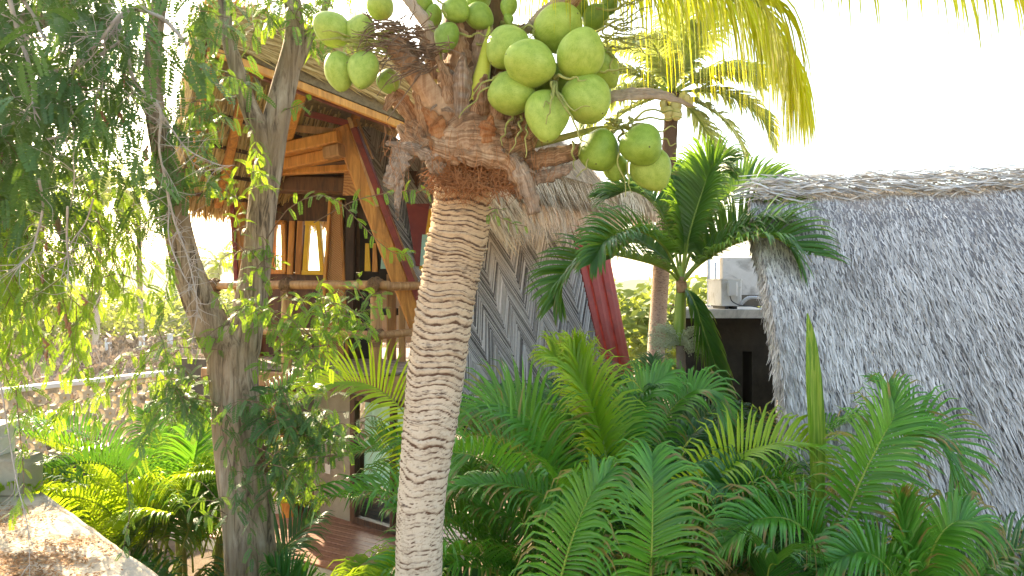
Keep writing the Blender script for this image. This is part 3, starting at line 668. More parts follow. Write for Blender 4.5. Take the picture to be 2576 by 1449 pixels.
NUTS = [
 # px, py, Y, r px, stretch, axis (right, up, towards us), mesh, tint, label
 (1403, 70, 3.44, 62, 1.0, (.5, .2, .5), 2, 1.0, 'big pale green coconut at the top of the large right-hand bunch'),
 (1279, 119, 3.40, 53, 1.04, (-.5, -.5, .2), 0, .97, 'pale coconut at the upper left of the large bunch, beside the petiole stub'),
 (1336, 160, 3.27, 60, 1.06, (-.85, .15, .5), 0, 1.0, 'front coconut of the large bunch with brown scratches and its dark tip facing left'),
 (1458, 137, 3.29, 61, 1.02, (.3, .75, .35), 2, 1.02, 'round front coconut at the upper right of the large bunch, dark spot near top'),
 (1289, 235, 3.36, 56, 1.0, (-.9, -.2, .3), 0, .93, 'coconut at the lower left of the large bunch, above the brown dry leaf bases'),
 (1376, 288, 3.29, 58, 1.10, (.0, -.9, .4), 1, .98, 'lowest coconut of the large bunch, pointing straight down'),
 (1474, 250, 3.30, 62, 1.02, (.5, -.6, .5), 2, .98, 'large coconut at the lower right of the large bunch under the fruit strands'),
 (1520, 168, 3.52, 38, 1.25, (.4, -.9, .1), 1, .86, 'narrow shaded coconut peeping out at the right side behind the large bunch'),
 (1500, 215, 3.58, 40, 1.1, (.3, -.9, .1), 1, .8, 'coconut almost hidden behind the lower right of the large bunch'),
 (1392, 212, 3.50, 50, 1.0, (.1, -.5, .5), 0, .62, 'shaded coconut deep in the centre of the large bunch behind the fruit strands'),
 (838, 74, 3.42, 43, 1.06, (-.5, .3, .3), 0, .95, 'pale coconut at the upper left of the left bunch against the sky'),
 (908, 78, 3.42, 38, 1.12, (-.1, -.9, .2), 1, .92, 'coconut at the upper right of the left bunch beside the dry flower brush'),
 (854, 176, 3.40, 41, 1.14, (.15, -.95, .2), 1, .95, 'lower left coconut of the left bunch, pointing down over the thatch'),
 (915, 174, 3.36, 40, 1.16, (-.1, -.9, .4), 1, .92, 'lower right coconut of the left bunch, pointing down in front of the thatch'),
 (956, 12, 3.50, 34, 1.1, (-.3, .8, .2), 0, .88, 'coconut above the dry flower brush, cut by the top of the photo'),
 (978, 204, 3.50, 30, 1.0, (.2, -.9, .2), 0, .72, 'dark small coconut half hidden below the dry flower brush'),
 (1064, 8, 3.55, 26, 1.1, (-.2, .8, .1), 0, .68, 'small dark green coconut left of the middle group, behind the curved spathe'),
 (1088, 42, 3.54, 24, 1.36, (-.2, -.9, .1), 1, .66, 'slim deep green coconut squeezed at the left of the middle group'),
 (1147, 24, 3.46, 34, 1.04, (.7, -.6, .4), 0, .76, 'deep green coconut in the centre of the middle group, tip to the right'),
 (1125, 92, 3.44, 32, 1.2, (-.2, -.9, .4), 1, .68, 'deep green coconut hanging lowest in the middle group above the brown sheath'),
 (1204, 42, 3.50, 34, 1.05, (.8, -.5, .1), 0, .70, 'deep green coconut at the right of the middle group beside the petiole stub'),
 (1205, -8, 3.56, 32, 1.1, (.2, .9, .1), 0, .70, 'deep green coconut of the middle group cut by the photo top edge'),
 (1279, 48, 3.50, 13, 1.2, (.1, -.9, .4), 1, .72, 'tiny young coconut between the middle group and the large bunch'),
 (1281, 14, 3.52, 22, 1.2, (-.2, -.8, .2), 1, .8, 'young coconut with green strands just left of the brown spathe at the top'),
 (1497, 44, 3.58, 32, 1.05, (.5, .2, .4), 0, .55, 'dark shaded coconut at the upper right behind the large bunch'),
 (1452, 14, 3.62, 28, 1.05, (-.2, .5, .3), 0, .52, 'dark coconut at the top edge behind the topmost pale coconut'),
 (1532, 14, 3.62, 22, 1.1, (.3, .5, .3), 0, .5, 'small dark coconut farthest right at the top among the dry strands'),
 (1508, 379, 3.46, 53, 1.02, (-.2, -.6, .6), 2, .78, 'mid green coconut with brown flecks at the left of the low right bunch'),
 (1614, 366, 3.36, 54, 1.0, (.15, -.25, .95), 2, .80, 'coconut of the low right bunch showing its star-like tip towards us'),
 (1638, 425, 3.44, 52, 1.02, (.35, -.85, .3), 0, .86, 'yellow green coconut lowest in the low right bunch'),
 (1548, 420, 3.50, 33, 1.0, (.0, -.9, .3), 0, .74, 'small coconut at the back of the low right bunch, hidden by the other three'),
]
for (px, py, Y, rp, st, ax, mi, tint, lab) in NUTS:
    o = bpy.data.objects.new('coconut', CM[mi]); COL.objects.link(o)
    o.location = P(px, py, Y); r = rp * Y / FPX; o.scale = (r * .985, r * .985, r * st * .97)
    a = V((ax[0], -ax[2], ax[1])).normalized()
    o.rotation_euler = a.to_track_quat('Z', 'Y').to_euler()
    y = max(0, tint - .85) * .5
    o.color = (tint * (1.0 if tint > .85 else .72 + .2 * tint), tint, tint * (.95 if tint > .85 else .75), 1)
    tag(o, lab, 'coconut', 'green coconuts hanging from the front palm')
# ---------------------------------------------------------------- ground and distance
def grid_obj(name, mat, x0, x1, y0, y1, nx, ny, zf, kind='structure'):
    mb = MB(); vs = [(lerp(x0, x1, i / nx), lerp(y0, y1, j / ny), 0) for j in range(ny + 1) for i in range(nx + 1)]
    vs = [(x, y, zf(x, y)) for x, y, _ in vs]
    mb.add(vs, [(j * (nx + 1) + i, j * (nx + 1) + i + 1, (j + 1) * (nx + 1) + i + 1, (j + 1) * (nx + 1) + i) for j in range(ny) for i in range(nx)])
    return tag(mb.build(name, mat), None, kind=kind)
grid_obj('ground', M_ground, -900, 900, -60, 1400, 60, 60, lambda x, y: 0)
mb = MB(); slab(mb, [(-7.2, .5), (9, .5), (9, 17), (-6, 17)], .002, .004); tag(mb.build('garden_soil', M_soil), None, kind='structure')
def hz(x, y):
    k = min(1, max(0, (y - 300) / 90)); k = k * k * (3 - 2 * k)
    return -1 + k * (9 + 9 * max(0, noise.noise(V((x / 120, 3, y / 400)))) * 2 + 5 * noise.noise(V((x / 33, 5, y / 60))) + 1.6 * noise.noise(V((x / 7, 2, y / 9)))) * interp([(-700, 1.2), (-150, 1.0), (100, .8), (600, .8)], x)
grid_obj('hills', M_hill, -700, 700, 290, 520, 260, 40, hz)

def bush(name, label, cat, x, y, w, h, n, mat, leaf, group, lobes=7, stems=True):
    t = thing(name, label, cat, (x, y, 0), group); mb = MB(); cs = []
    for k in range(lobes): cs.append((V((x + U(-.5, .5) * w * .8, y + U(-.35, .35) * w * .8, h * U(.35, .78))), U(.2, .36) * w, U(.18, .30) * h))
    for i in range(n):
        c, a, b = cs[i % lobes]
        d = V((random.gauss(0, 1), random.gauss(0, 1), random.gauss(0, 1))).normalized() * (U(.35, 1) ** .5)
        p = c + V((d.x * a, d.y * a, d.z * b)); p.z = max(.1, p.z)
        u = V((random.gauss(0, 1), random.gauss(0, 1), random.gauss(0, .6))).normalized(); v = u.orthogonal().normalized()
        s = leaf * U(.6, 1.3)
        mb.add([p - u * s, p + v * s * .45, p + u * s, p - v * s * .45], [(0, 1, 2, 3)], min(1, max(0, .5 + .35 * d.z + U(-.3, .3))))
    mb.build('foliage', mat, t)
    if stems:
        mb = MB()
        for k in range(lobes): tube(mb, [V((x + U(-.1, .1) * w, y, 0)), lerp(V((x, y, 0)), cs[k][0], .6), cs[k][0]], [.03 * h, .02 * h, .006 * h], 6, 8)
        mb.build('stem', M_twig, t)
    return t
random.seed(11)
LAB_B = ['feathery lime green bush beyond the wall, left of the three', 'broad lime green bush behind the dry scrub, in the middle', 'loose yellow green bush beside the balcony post, beyond the wall']
for k, (px, Y, w_, h_) in enumerate([(120, 44, 9, 4.6), (330, 46, 10, 4.9), (480, 50, 9, 4.2)]):
    bush('flowering_bush', LAB_B[k], 'bush', (px - CX) / FPX * Y, Y, w_, h_, 2600, M_bush, .20, 'bushes along the far edge of the field', 9)
for k, (px, Y, w_, h_, lb) in enumerate([(590, 58, 16, 4.8, 'hazy green thicket seen between the two stems of the forked tree'), (1590, 22, 5.5, 5.2, 'pale green bush behind the red boarded house end'), (1745, 27, 7, 4.6, 'light green bushy thicket behind the small green palm'), (-60, 40, 10, 5.5, 'tall bush at the far left edge beyond the field'), (1000, 70, 30, 4.4, 'far green hedge-like thicket behind the house')]):
    bush('thicket', lb, 'bush', (px - CX) / FPX * Y, Y, w_, h_, 2600, M_bush, .17 + Y * .001, None, 10)
# dry scrub: uncountable tangle over the field
mb = MB()
for i in range(420):
    y = U(17, 52); x = U(-1.05, -.20) * y * .73
    s = U(.5, 1.5); 
    for k in range(16):
        a = U(0, 6.28); e = U(.2, 1.2); d = V((math.cos(a) * math.cos(e), math.sin(a) * math.cos(e), math.sin(e))); l = s * U(.4, 1.1)
        p = V((x + U(-.6, .6) * s, y + U(-.6, .6) * s, 0)); sd_ = d.cross(UP).normalized() * .035 * s
        q = p + d * l; e2 = q + (d + V((U(-1, 1), U(-1, 1), U(-.4, .6)))).normalized() * l * .5
        mb.add([p - sd_, p + sd_, q + sd_ * .8, q - sd_ * .8, e2], [(0, 1, 2, 3), (3, 2, 4)], rnd())
        u = V((U(-1, 1), U(-1, 1), U(-.5, .8))).normalized() * .16 * s; v_ = u.orthogonal().normalized() * .10 * s
        mb.add([q - u, q + v_, q + u, q - v_], [(0, 1, 2, 3)], rnd())
tag(mb.build('dry_scrub', M_dry), 'grey brown dry scrub covering the field beyond the wall', kind='stuff')

def far_palm(x, y, h, lean, nf, Lf, label, group=None, seed=1, nuts=False, mat=None, tr=.16, name='far_coconut_palm', azs=None):
    random.seed(seed)
    t = thing(name, label, 'palm tree', (x, y, 0), group)
    top = V((x + lean, y, h)); mb = MB()
    tube(mb, [V((x, y, 0)), V((x + lean * .35, y, h * .4)), V((x + lean * .75, y, h * .75)), top], [tr * 1.25, tr, tr * .95, tr * .8], 12, 60, .5, 0, lambda i, an, p: 1 + .05 * math.sin(p.z * 40) + .04 * noise.noise(V((an, p.z * 3, 1))))
    mb.build('trunk', M_palmbark, t)
    for k in range(nf):
        az = 360 / nf * k + U(-12, 12) if azs is None else azs[k][0]; el = (75 - 95 * ((k * 5) % nf) / nf + U(-8, 8)) if azs is None else azs[k][1]
        mb = MB(); frond(mb, arch(top, az, el, Lf * U(.9, 1.05), U(85, 115)), 60, Lf * .30, .07, start=.16, lift=.1, a0=65, a1=25, droop=1.7, rr=.035, segs=3, jit=.15)
        mb.build('frond', [mat or M_cocofar, M_rachis], t)
    if nuts:
        mb = MB()
        for k in range(14):
            c = top + V((U(-.32, .32), U(-.4, -.1), U(-.55, -.15))); r_ = U(.08, .11); vs = []; 
            for i in range(7):
                th = math.pi * i / 6
                for j in range(10): vs.append(c + V((math.sin(th) * math.cos(j * .628) * r_, math.sin(th) * math.sin(j * .628) * r_, math.cos(th) * r_ * 1.2)))
            mb.add(vs, [(i * 10 + j, (i + 1) * 10 + j, (i + 1) * 10 + (j + 1) % 10, i * 10 + (j + 1) % 10) for i in range(6) for j in range(10)], rnd())
        mb.build('fruit_cluster', M_yelnut, t)
    return t
M_yelnut = plain_mat('yellow young coconut', (.46, .38, .12), (.58, .50, .20), 5, .5, .05)
# the palm behind the house (trunk foot left of the small palm, crown against the sky)
far_palm(P(1632, 760, 14.5).x, 14.5, P(1690, 235, 14.5).z, P(1692, 235, 14.5).x - P(1632, 760, 14.5).x, 17, 2.6, 'coconut palm with yellow young nuts behind the house, its crown against the white sky', None, 4, True, None, .17, 'coconut_palm',
         azs=[(170, 35), (150, 62), (200, 10), (100, 78), (60, 70), (80, 50), (20, 42), (-12, 28), (0, 8), (-20, -22), (10, -38), (185, -15), (240, 40), (290, 55), (320, 20), (270, 72), (130, 25)])
for k, (px, Y, h, ln, lb) in enumerate([(240, 40, 9.5, .3, 'slender distant palm with straight trunk behind the lime bushes, nearer of the pair'), (355, 46, 10.5, -.2, 'distant palm with a pale trunk right of the first one, beyond the field'),
    (85, 38, 9, .5, 'distant palm at the far left whose trunk shows below the hanging leaves'), (540, 62, 6.2, .4, 'low yellowish palm between the two stems of the forked tree'), (640, 75, 7, .5, 'hazy small palm just right of the low yellowish one')]):
    far_palm((px - CX) / FPX * Y, Y, h, ln, 13, 3.0, lb, 'distant palms beyond the field', 20 + k)
random.seed(5)
for px, Y in ((272, 40), (357, 42), (428, 44)):
    mb = MB(); x = (px - CX) / FPX * Y
    beam(mb, (x, Y, 0), (x, Y, 1.25), .26, .26, (0, 1, 0)); beam(mb, (x, Y, 1.25), (x, Y, 1.34), .32, .32, (0, 1, 0))
    tag(mb.build('gate_post', M_white, org=(x, Y, 0)), {272: 'white post at the left of three in the far field, under the distant palm', 357: 'white post in the middle of three at the foot of the second distant palm', 428: 'shorter-looking white post right of the other two in the far field'}[px], 'post', 'white posts in the field')

# ---------------------------------------------------------------- breeze block wall
WA, WB = V((-9.7, 11.0, 0)), V((-6.75, 15.9, 0))
wd = (WB - WA).normalized(); wl = (WB - WA).length; wn = V((wd.y, -wd.x, 0)); 
if wn.y > 0: wn = -wn
wall = thing('breeze_block_wall', 'garden wall of sandy breeze blocks pierced with round holes, under a white coping', 'wall', tuple(WA))
BS = .42; nb = int(wl / BS) + 1; Z0 = 1.10; rows = 3
cu = bpy.data.curves.new('blocks', 'CURVE'); cu.dimensions = '2D'; cu.fill_mode = 'BOTH'; cu.extrude = .075; cu.resolution_u = 1
def poly(pts):
    s = cu.splines.new('POLY'); s.points.add(len(pts) - 1); s.use_cyclic_u = True
    for q, (x, y) in zip(s.points, pts): q.co = (x, y, 0, 1)
W_, H_ = nb * BS, rows * BS
poly([(0, 0), (W_, 0), (W_, H_), (0, H_)])
def hole(x, y, r, n=20): poly([(x + r * math.cos(-6.2832 * k / n), y + r * math.sin(-6.2832 * k / n)) for k in range(n)])
for i in range(nb):
    for j in range(rows):
        cx, cy = (i + .5) * BS, (j + .5) * BS
        hole(cx, cy, .118)
        for a, b in ((-1, -1), (1, -1), (-1, 1), (1, 1)): hole(cx + a * .135, cy + b * .135, .056, 14)
        for a, b in ((0, 1), (1, 0)):
            if (a and i < nb - 1) or (b and j < rows - 1): hole(cx + a * BS / 2, cy + b * BS / 2, .030, 10)
co = bpy.data.objects.new('tmp', cu); COL.objects.link(co)
me = bpy.data.meshes.new_from_object(co.evaluated_get(bpy.context.evaluated_depsgraph_get())); bpy.data.objects.remove(co)
mb = MB(); mb.add([WA + wd * v.co.x + UP * (Z0 + v.co.y) + wn * v.co.z for v in me.vertices], [tuple(p.vertices) for p in me.polygons])
mb.build('pierced_blocks', M_block, wall, False)
mb = MB()
for j in range(1, rows): pass
a = WA + wd * 0; b = WA + wd * W_
beam(mb, a + UP * (Z0 + H_ + .045), b + UP * (Z0 + H_ + .045), .26, .085, UP); mb.build('coping', M_white, wall, False)
mb = MB(); beam(mb, a + UP * (Z0 / 2 - .002), b + UP * (Z0 / 2 - .002), .19, Z0 - .004, UP, None, 0, .02); mb.build('wall_base', M_concd, wall, False)

# ---------------------------------------------------------------- neighbour's roof slab at the lower left
SZ = 2.42
def R2(px, py, z): 
    Y = (ZC - z) * FPX / (py - CY); return V(((px - CX) / FPX * Y, Y, z))
a = R2(112, 1242, SZ); b = R2(405, 1455, SZ); d = (b - a).normalized(); b2 = b + d * 2.4
lx = V((-1, .12, 0)).normalized()
flat = thing('flat_roof', 'sandy flat concrete roof littered with dry leaves, at the lower left corner', 'roof', (a.x, a.y, 0))
poly_ = [(b2.x, b2.y), (a.x, a.y), ((a + lx * 4).x, (a + lx * 4).y), ((b2 + lx * 5).x, (b2 + lx * 5).y)]
mb = MB(); slab(mb, poly_, SZ - .16, SZ); mb.build('roof_slab', M_roofslab, flat, False)
mb = MB(); k = .12; slab(mb, [(x - .0 if i in (2, 3) else x - .12, y + (-.05 if i == 1 else .02)) for i, (x, y) in enumerate(poly_)], 0, SZ - .162); mb.build('wall', M_conc, flat, False)
mb = MB(); e0 = R2(-60, 1235, SZ); e1 = R2(77, 1238, SZ)
beam(mb, V((e0.x - .6, e0.y + .02, SZ + .16)), V((e1.x, e1.y, SZ + .16)), .30, .318, UP, None, 0, .06); mb.build('parapet', M_conc, flat, False)
mb = MB(); random.seed(3)
def rim(i, an, p): return 1
edge = [lerp(a, b2, i / 30) for i in range(31)]
tube(mb, [p + V((-.03, 0, -.002)) + V((U(-.01, .01), U(-.01, .01), 0)) for p in edge], .016, 8); mb.build('mortar_edge', M_roofslab, flat)
pc = R2(8, 1160, SZ + .32); pc = V((e0.x + 1.32, e0.y + .02, SZ + .32))
pc = V((P(-22, 1100, e0.y).x, e0.y + .02, SZ + .32))
mb = MB(); slab(mb, [(pc.x - .13, pc.y - .13), (pc.x + .10, pc.y - .13), (pc.x + .10, pc.y + .13), (pc.x - .13, pc.y + .13)], pc.z - .002, pc.z + .22)
slab(mb, [(pc.x - .2, pc.y - .17), (pc.x + .14, pc.y - .17), (pc.x + .12, pc.y + .17), (pc.x - .18, pc.y + .17)], pc.z + .222, pc.z + .27); 
tag(mb.build('chimney_stub', M_concw, None, False, org=tuple(pc)), 'small white capped block standing on the grey parapet at the left edge', 'vent')
mb = MB(); random.seed(8)
cl = [(U(-30, 330), U(1270, 1470)) for _ in range(34)]
for i in range(4200):
    c = random.choice(cl); q = R2(max(-80, c[0] + random.gauss(0, 38)), max(1255, c[1] + random.gauss(0, 10)), SZ)
    lim = lerp(a.x, b2.x, min(1, max(0, (a.y - q.y) / (a.y - b2.y))))
    if q.x > lim - .03 or q.y > a.y - .02 or q.y > e0.y - .2 and q.x < e1.x + .05: continue
    u = V((U(-1, 1), U(-1, 1), U(-.15, .25))).normalized(); v = u.cross(V((U(-.3, .3), U(-.3, .3), 1))).normalized(); s = U(.006, .02); q.z += .004 + U(0, .014)
    mb.add([q - u * s, q + v * s * .4, q + u * s, q - v * s * .4], [(0, 1, 2, 3)], rnd())
tag(mb.build('dry_leaves', M_litter), 'brown dry leaflets strewn over the flat roof', kind='stuff')
# ---------------------------------------------------------------- the thatched timber house
random.seed(21)
house = thing('thatched_house', 'two storey timber house with golden thatch, orange posts and chevron stick wall', 'house', (-2.2, 10.6, 0))
hA, hR, hE, hF = P(522, 108, 7.8), None, P(1255, 400, 9.0), P(1548, 480, 14.)
hd = V((.47, .88, 0)).normalized(); hR = hA + hd * 3.6 - UP * .1
hL = P(452, 500, 10.); hB = hL + hd * 3.8
def roof_plane(A, R, E, F, th, bulge, nu=24, nv=24, droop=.18):
    nn = (E - A).cross(R - A).normalized()
    if nn.z < 0: nn = -nn
    def S(u, v, h=0.):
        p = lerp(lerp(A, R, u), lerp(E, F, u), v)
        k = th * (1 - .25 * v) + bulge * math.sin(math.pi * min(1, v * 1.02)) * .6
        return p + nn * (k + h) - UP * droop * max(0, v - .55) ** 2 * 5
    mb = MB(); vs = []
    for i in range(nu + 1):
        for j in range(nv + 1):
            u, v = i / nu, j / nv
            vs.append(S(u, v, .02 * noise.noise(V((u * 9, v * 9, 0)))))
    N_ = len(vs)
    for i in range(nu + 1):
        for j in range(nv + 1): vs.append(lerp(lerp(A, R, i / nu), lerp(E, F, i / nu), j / nv))
    fs = []
    k = nv + 1
    for i in range(nu):
        for j in range(nv):
            a = i * k + j; fs += [(a, a + 1, a + k + 1, a + k), (N_ + a, N_ + a + k, N_ + a + k + 1, N_ + a + 1)]
    for i in range(nu):
        for j in (0, nv): a = i * k + j; fs.append((a, a + k, N_ + a + k, N_ + a))
    for j in range(nv):
        for i in (0, nu): a = i * k + j; fs.append((a, a + 1, N_ + a + 1, N_ + a))
    mb.add(vs, fs)
    return mb, S, nn
def straw(mb, p, d, nn, L, w, r, bend=.3, lift=0.):
    "one thatch straw: two joined facets"
    s = d.cross(nn); s = s.normalized() if s.length > 1e-4 else V((1, 0, 0))
    q = p + d * L * .5 + nn * lift; e = q + (d + V((0, 0, -1)) * bend).normalized() * L * .5
    mb.add([p - s * w / 2, p + s * w / 2, q + s * w / 2, q - s * w / 2, e + s * w * .15, e - s * w * .15], [(0, 1, 2, 3), (3, 2, 4, 5)], r)
def jit(a): return V((U(-a, a), U(-a, a), U(-a, a)))
roof = thing('roof', None, None, (-2.2, 10.6, 0)); roof.parent = house; roof.location = (0, 0, 0)
body, S1, n1 = roof_plane(hA, hR, hE, hF, .40, .30, 24, 24, .80); body.build('thatch_body', M_thu, roof)
body2, S2, n2 = roof_plane(hA, hR, hL, hB, .30, .10); body2.build('thatch_body', M_thu, roof)
ms, me_ = MB(), MB()
for i in range(17000):
    u, v = U(0, 1) ** 1.1, U(-.02, .97); p = S1(u, v, U(-.01, .04)); d = (S1(u, min(1, v + .05)) - S1(u, v)).normalized() + jit(.12)
    (straw)(ms if v < .62 + U(-.1, .1) else me_, p, d.normalized(), n1, U(.25, .6), U(.012, .028), rnd(), -.06, U(.01, .05))
for i in range(7000):      # rake edge towards us
    v = U(-.03, 1); h = U(-.38, .05); p = S1(0, max(0, v), h) - hd * U(-.05, .07); d = (S1(0, min(1, v + .06)) - S1(0, max(0, v - .0001))).normalized() + jit(.16) - hd * U(0, .12)
    straw(ms if v < .72 else me_, p, d.normalized(), -hd, U(.2, .55), U(.008, .022), rnd(), .1)
nh = V((n1.x, n1.y, 0)).normalized()
for i in range(16000):      # eave: layers that turn from the slope into a hanging beard
    u = U(-.03, 1.03); v = U(.50, 1.); p = S1(min(1, max(0, u)), v, U(-.02, .09) - (U(0, .25) if v > .93 else 0)); k = min(1, max(0, (v - .5) / .45)); k = k * .85
    sl = (S1(.5, min(1., v + .02)) - S1(.5, v - .04)).normalized(); o = lerp(n1, nh, k).normalized()
    d = (lerp(sl, -UP, k).normalized() + jit(.20) + o * .10).normalized()
    straw(me_, p + o * U(0, .05), d, o, U(.26, .58), U(.009, .019), rnd(), .0, U(0, .04))
for i in range(5000):
    u, v = U(0, 1), U(-.02, .97); p = S2(u, v, U(-.01, .04)); d = (S2(u, min(1, v + .05)) - S2(u, v)).normalized() + jit(.12)
    straw(ms, p, d.normalized(), n2, U(.25, .6), U(.010, .022), rnd(), -.05, .03)
for i in range(2400):
    v = U(-.03, 1); h = U(-.30, .04); p = S2(0, max(0, v), h) - hd * U(-.05, .07); d = (S2(0, min(1, v + .06)) - S2(0, max(0, v - .0001))).normalized() + jit(.16)
    straw(ms, p, d.normalized(), -hd, U(.2, .5), U(.010, .022), rnd(), .1)
for i in range(2200):      # underside of the left slope, seen from below
    u, v = U(0, 1), U(.1, 1.); p = lerp(lerp(hA, hR, u), lerp(hL, hB, u), v) - n2 * U(.0, .03); d = (hL - hA).normalized() + jit(.10)
    straw(ms, p, d.normalized(), n2, U(.3, .6), U(.012, .03), rnd(), .05)
for i in range(1400):
    u = U(0, 1); p = lerp(hL, hB, u) + n2 * U(0, .25); d = (hL - hA).normalized() + jit(.25) - UP * .3
    straw(ms, p, d.normalized(), n2, U(.25, .5), U(.008, .018), rnd(), .9)
for i in range(1500):      # ridge cap
    u = U(-.02, 1); p = lerp(hA, hR, u) + UP * U(.30, .42) + jit(.05); d = (hd * U(-1, 1) * .5 + (n1 - UP * .6) * random.choice((1, -.7)) + jit(.2)).normalized()
    straw(ms, p, d, UP, U(.3, .6), U(.012, .024), rnd(), .6)
ms.build('thatch_straw', M_ths, roof, False); me_.build('eave_fringe', M_the, roof, False)
# small second lobe of thatch at the far end
lob = thing('porch_roof', 'small rounded tuft of thatch roof beyond the eave of the timber house', 'roof', tuple(P(1572, 700, 14.4)))
mb = MB(); cA = P(1520, 470, 14.8); vs = []
def lobe(a, x):
    r = .95 * math.sin(x * 1.45) ; return V((cA.x + .25 + r * math.cos(a) * 1.0, cA.y + r * math.sin(a), cA.z + .05 - .85 * (1 - math.cos(x * 1.45)) ))
mb.add([lobe(2 * math.pi * i / 20, j / 8) for i in range(20) for j in range(9)], [(i * 9 + j, i * 9 + j + 1, ((i + 1) % 20) * 9 + j + 1, ((i + 1) % 20) * 9 + j) for i in range(20) for j in range(8)])
mb.build('thatch_body', M_thu, lob); mb = MB()
for i in range(2600):
    a = U(0, 6.28); x = U(0, 1); p = lobe(a, x); d = (lobe(a, x + .05) - p).normalized(); o = V((math.cos(a), math.sin(a), .6)).normalized()
    straw(mb, p + o * .02, (d + jit(.2)).normalized(), o, U(.25, .5), .016, rnd(), .5 + x)
mb.build('thatch_straw', M_the, lob, False)

def timber(name, p, q, w_, h_, mat, up=(0, -1, 0), parent=None):
    mb = MB(); beam(mb, p, q, w_, h_, up); return mb.build(name, mat, parent or house, False)
# fascia under the rake, rafters, purlins
timber('fascia', hA + hd * .05 - UP * .07, lerp(hA, hE, .93) + hd * .05 - UP * .07, .07, .09, M_wood, UP)
timber('fascia', hA + hd * .05 - UP * .08, hL + hd * .1 - UP * .08, .07, .15, M_wood, UP)
for k in (.16, .4, .7):
    timber('rafter', lerp(hA, hR, k) - UP * .12, lerp(lerp(hA, hR, k), lerp(hL, hB, k), .97) - n2 * .09, .11, .12, M_wood, UP)
    timber('rafter', lerp(hA, hR, k) - UP * .12, lerp(lerp(hA, hR, k), lerp(hE, hF, k), .8) - n1 * .09, .10, .12, M_woodd, UP)
for k in (.35, .55, .75, .93):
    timber('purlin', lerp(hA, hL, k) - n2 * .035, lerp(hR, hB, k) - n2 * .035, .05, .05, M_wooddk, UP)
# slanted corner post: orange post, red trim, pale batten
timber('corner_post', P(860, 322, 9.66), P(1108, 965, 9.70), .235, .2, M_wood)
timber('post_trim', P(893, 325, 9.63), P(1135, 962, 9.68), .085, .22, M_trim)
timber('batten', P(878, 296, 9.55), P(950, 520, 9.58), .05, .05, M_pole); timber('batten', P(945, 470, 9.58), P(1064, 752, 9.60), .075, .05, M_pole)
timber('batten', P(898, 300, 9.6), P(938, 400, 9.6), .035, .04, M_pole)
timber('corner_post', P(600, 372, 10.9), P(632, 960, 10.75), .2, .2, M_wood); timber('post_trim', P(582, 380, 10.85), P(612, 950, 10.7), .06, .2, M_trim)
# gable timbers
timber('tie_beam', P(560, 410, 10.3), P(858, 345, 9.55), .2, .17, M_wood, UP); timber('tie_beam', P(600, 438, 10.5), P(862, 384, 9.72), .16, .17, M_wood, UP)
timber('beam_end', P(822, 386, 9.6), P(860, 378, 9.5), .17, .17, M_pole, UP)
timber('ceiling_beam', P(640, 432, 10.7), P(905, 418, 10.1), .14, .15, M_wood, UP); timber('ceiling_beam', P(640, 462, 11.0), P(880, 468, 10.7), .3, .26, M_wooddk, UP)
timber('ceiling_beam', P(700, 330, 10.9), P(900, 330, 10.6), .2, .2, M_wooddk, UP)
mb = MB(); plate(mb, Q((730, 312, 9.75), (872, 326, 9.68), (858, 345, 9.68), (735, 330, 9.75))[::-1], .05); mb.build('gable_board', M_pole, house, False)
timber('red_trim', P(705, 268, 9.8), P(878, 312, 9.6), .06, .09, M_trim, UP); timber('red_trim', P(500, 358, 10.2), P(612, 276, 9.9), .06, .12, M_trim, UP)
mb = MB(); plate(mb, Q((540, 372, 10.3), (680, 365, 10.1), (705, 276, 9.9), (606, 286, 9.95)), .04); mb.build('gable_board', M_woodd, house, False)['label'] = 'dark red gable board with worn orange patch'
mb = MB(); plate(mb, Q((560, 366, 10.2), (640, 368, 10.1), (625, 325, 10.0), (585, 330, 10.0)), .03); mb.build('gable_board', M_wood, house, False)
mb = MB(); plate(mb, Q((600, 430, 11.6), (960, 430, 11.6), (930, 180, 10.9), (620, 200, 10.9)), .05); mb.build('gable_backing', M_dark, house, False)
mb = MB(); plate(mb, Q((600, 470, 11.9), (905, 470, 11.3), (880, 405, 9.9), (585, 430, 10.6)), .04); mb.build('veranda_ceiling', M_wooddk, house, False)
mb = MB(); plate(mb, Q((862, 492, 10.5), (940, 492, 10.2), (915, 425, 10.1), (866, 432, 10.4)), .04); mb.build('woven_panel', M_weave, house, False)
# veranda rear wall, with real openings
def Yw(px): return 11.0 + (945 - px) / 945 * 1.7
def wp(px, py, o=0.): return P(px, py, Yw(px) - o)
def wplate(name, quad, mat, o=0., th=.07, parent=None):
    mb = MB(); plate(mb, [wp(x, y, o) for x, y in quad], th); return mb.build(name, mat, parent or house, False)
R4 = lambda x0, y0, x1, y1: [(x0, y1), (x1, y1), (x1, y0), (x0, y0)]
wplate('wall', R4(620, 430, 1050, 556), M_wooddk)
wplate('wall', R4(620, 686, 905, 930), M_wooddk); wplate('wall', R4(716, 556.5, 764, 685.5), M_wooddk); wplate('wall', R4(822, 556.5, 905, 685.5), M_wooddk); wplate('wall', R4(640, 556.5, 686, 685.5), M_wooddk)
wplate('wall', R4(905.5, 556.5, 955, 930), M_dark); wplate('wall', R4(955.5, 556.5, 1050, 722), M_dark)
for px in (736, 756): timber('wall_post', wp(px, 556, .06), wp(px - 6, 690, .06), .09, .06, M_wood)
timber('wall_post', wp(884, 480, .08), wp(878, 930, .08), .15, .12, M_wooddk); timber('wall_post', wp(652, 470, .08), wp(640, 930, .08), .15, .12, M_wood)
wplate('woven_column', [(806, 930), (872, 930), (856, 505), (834, 505)], M_weave, .1, .06)
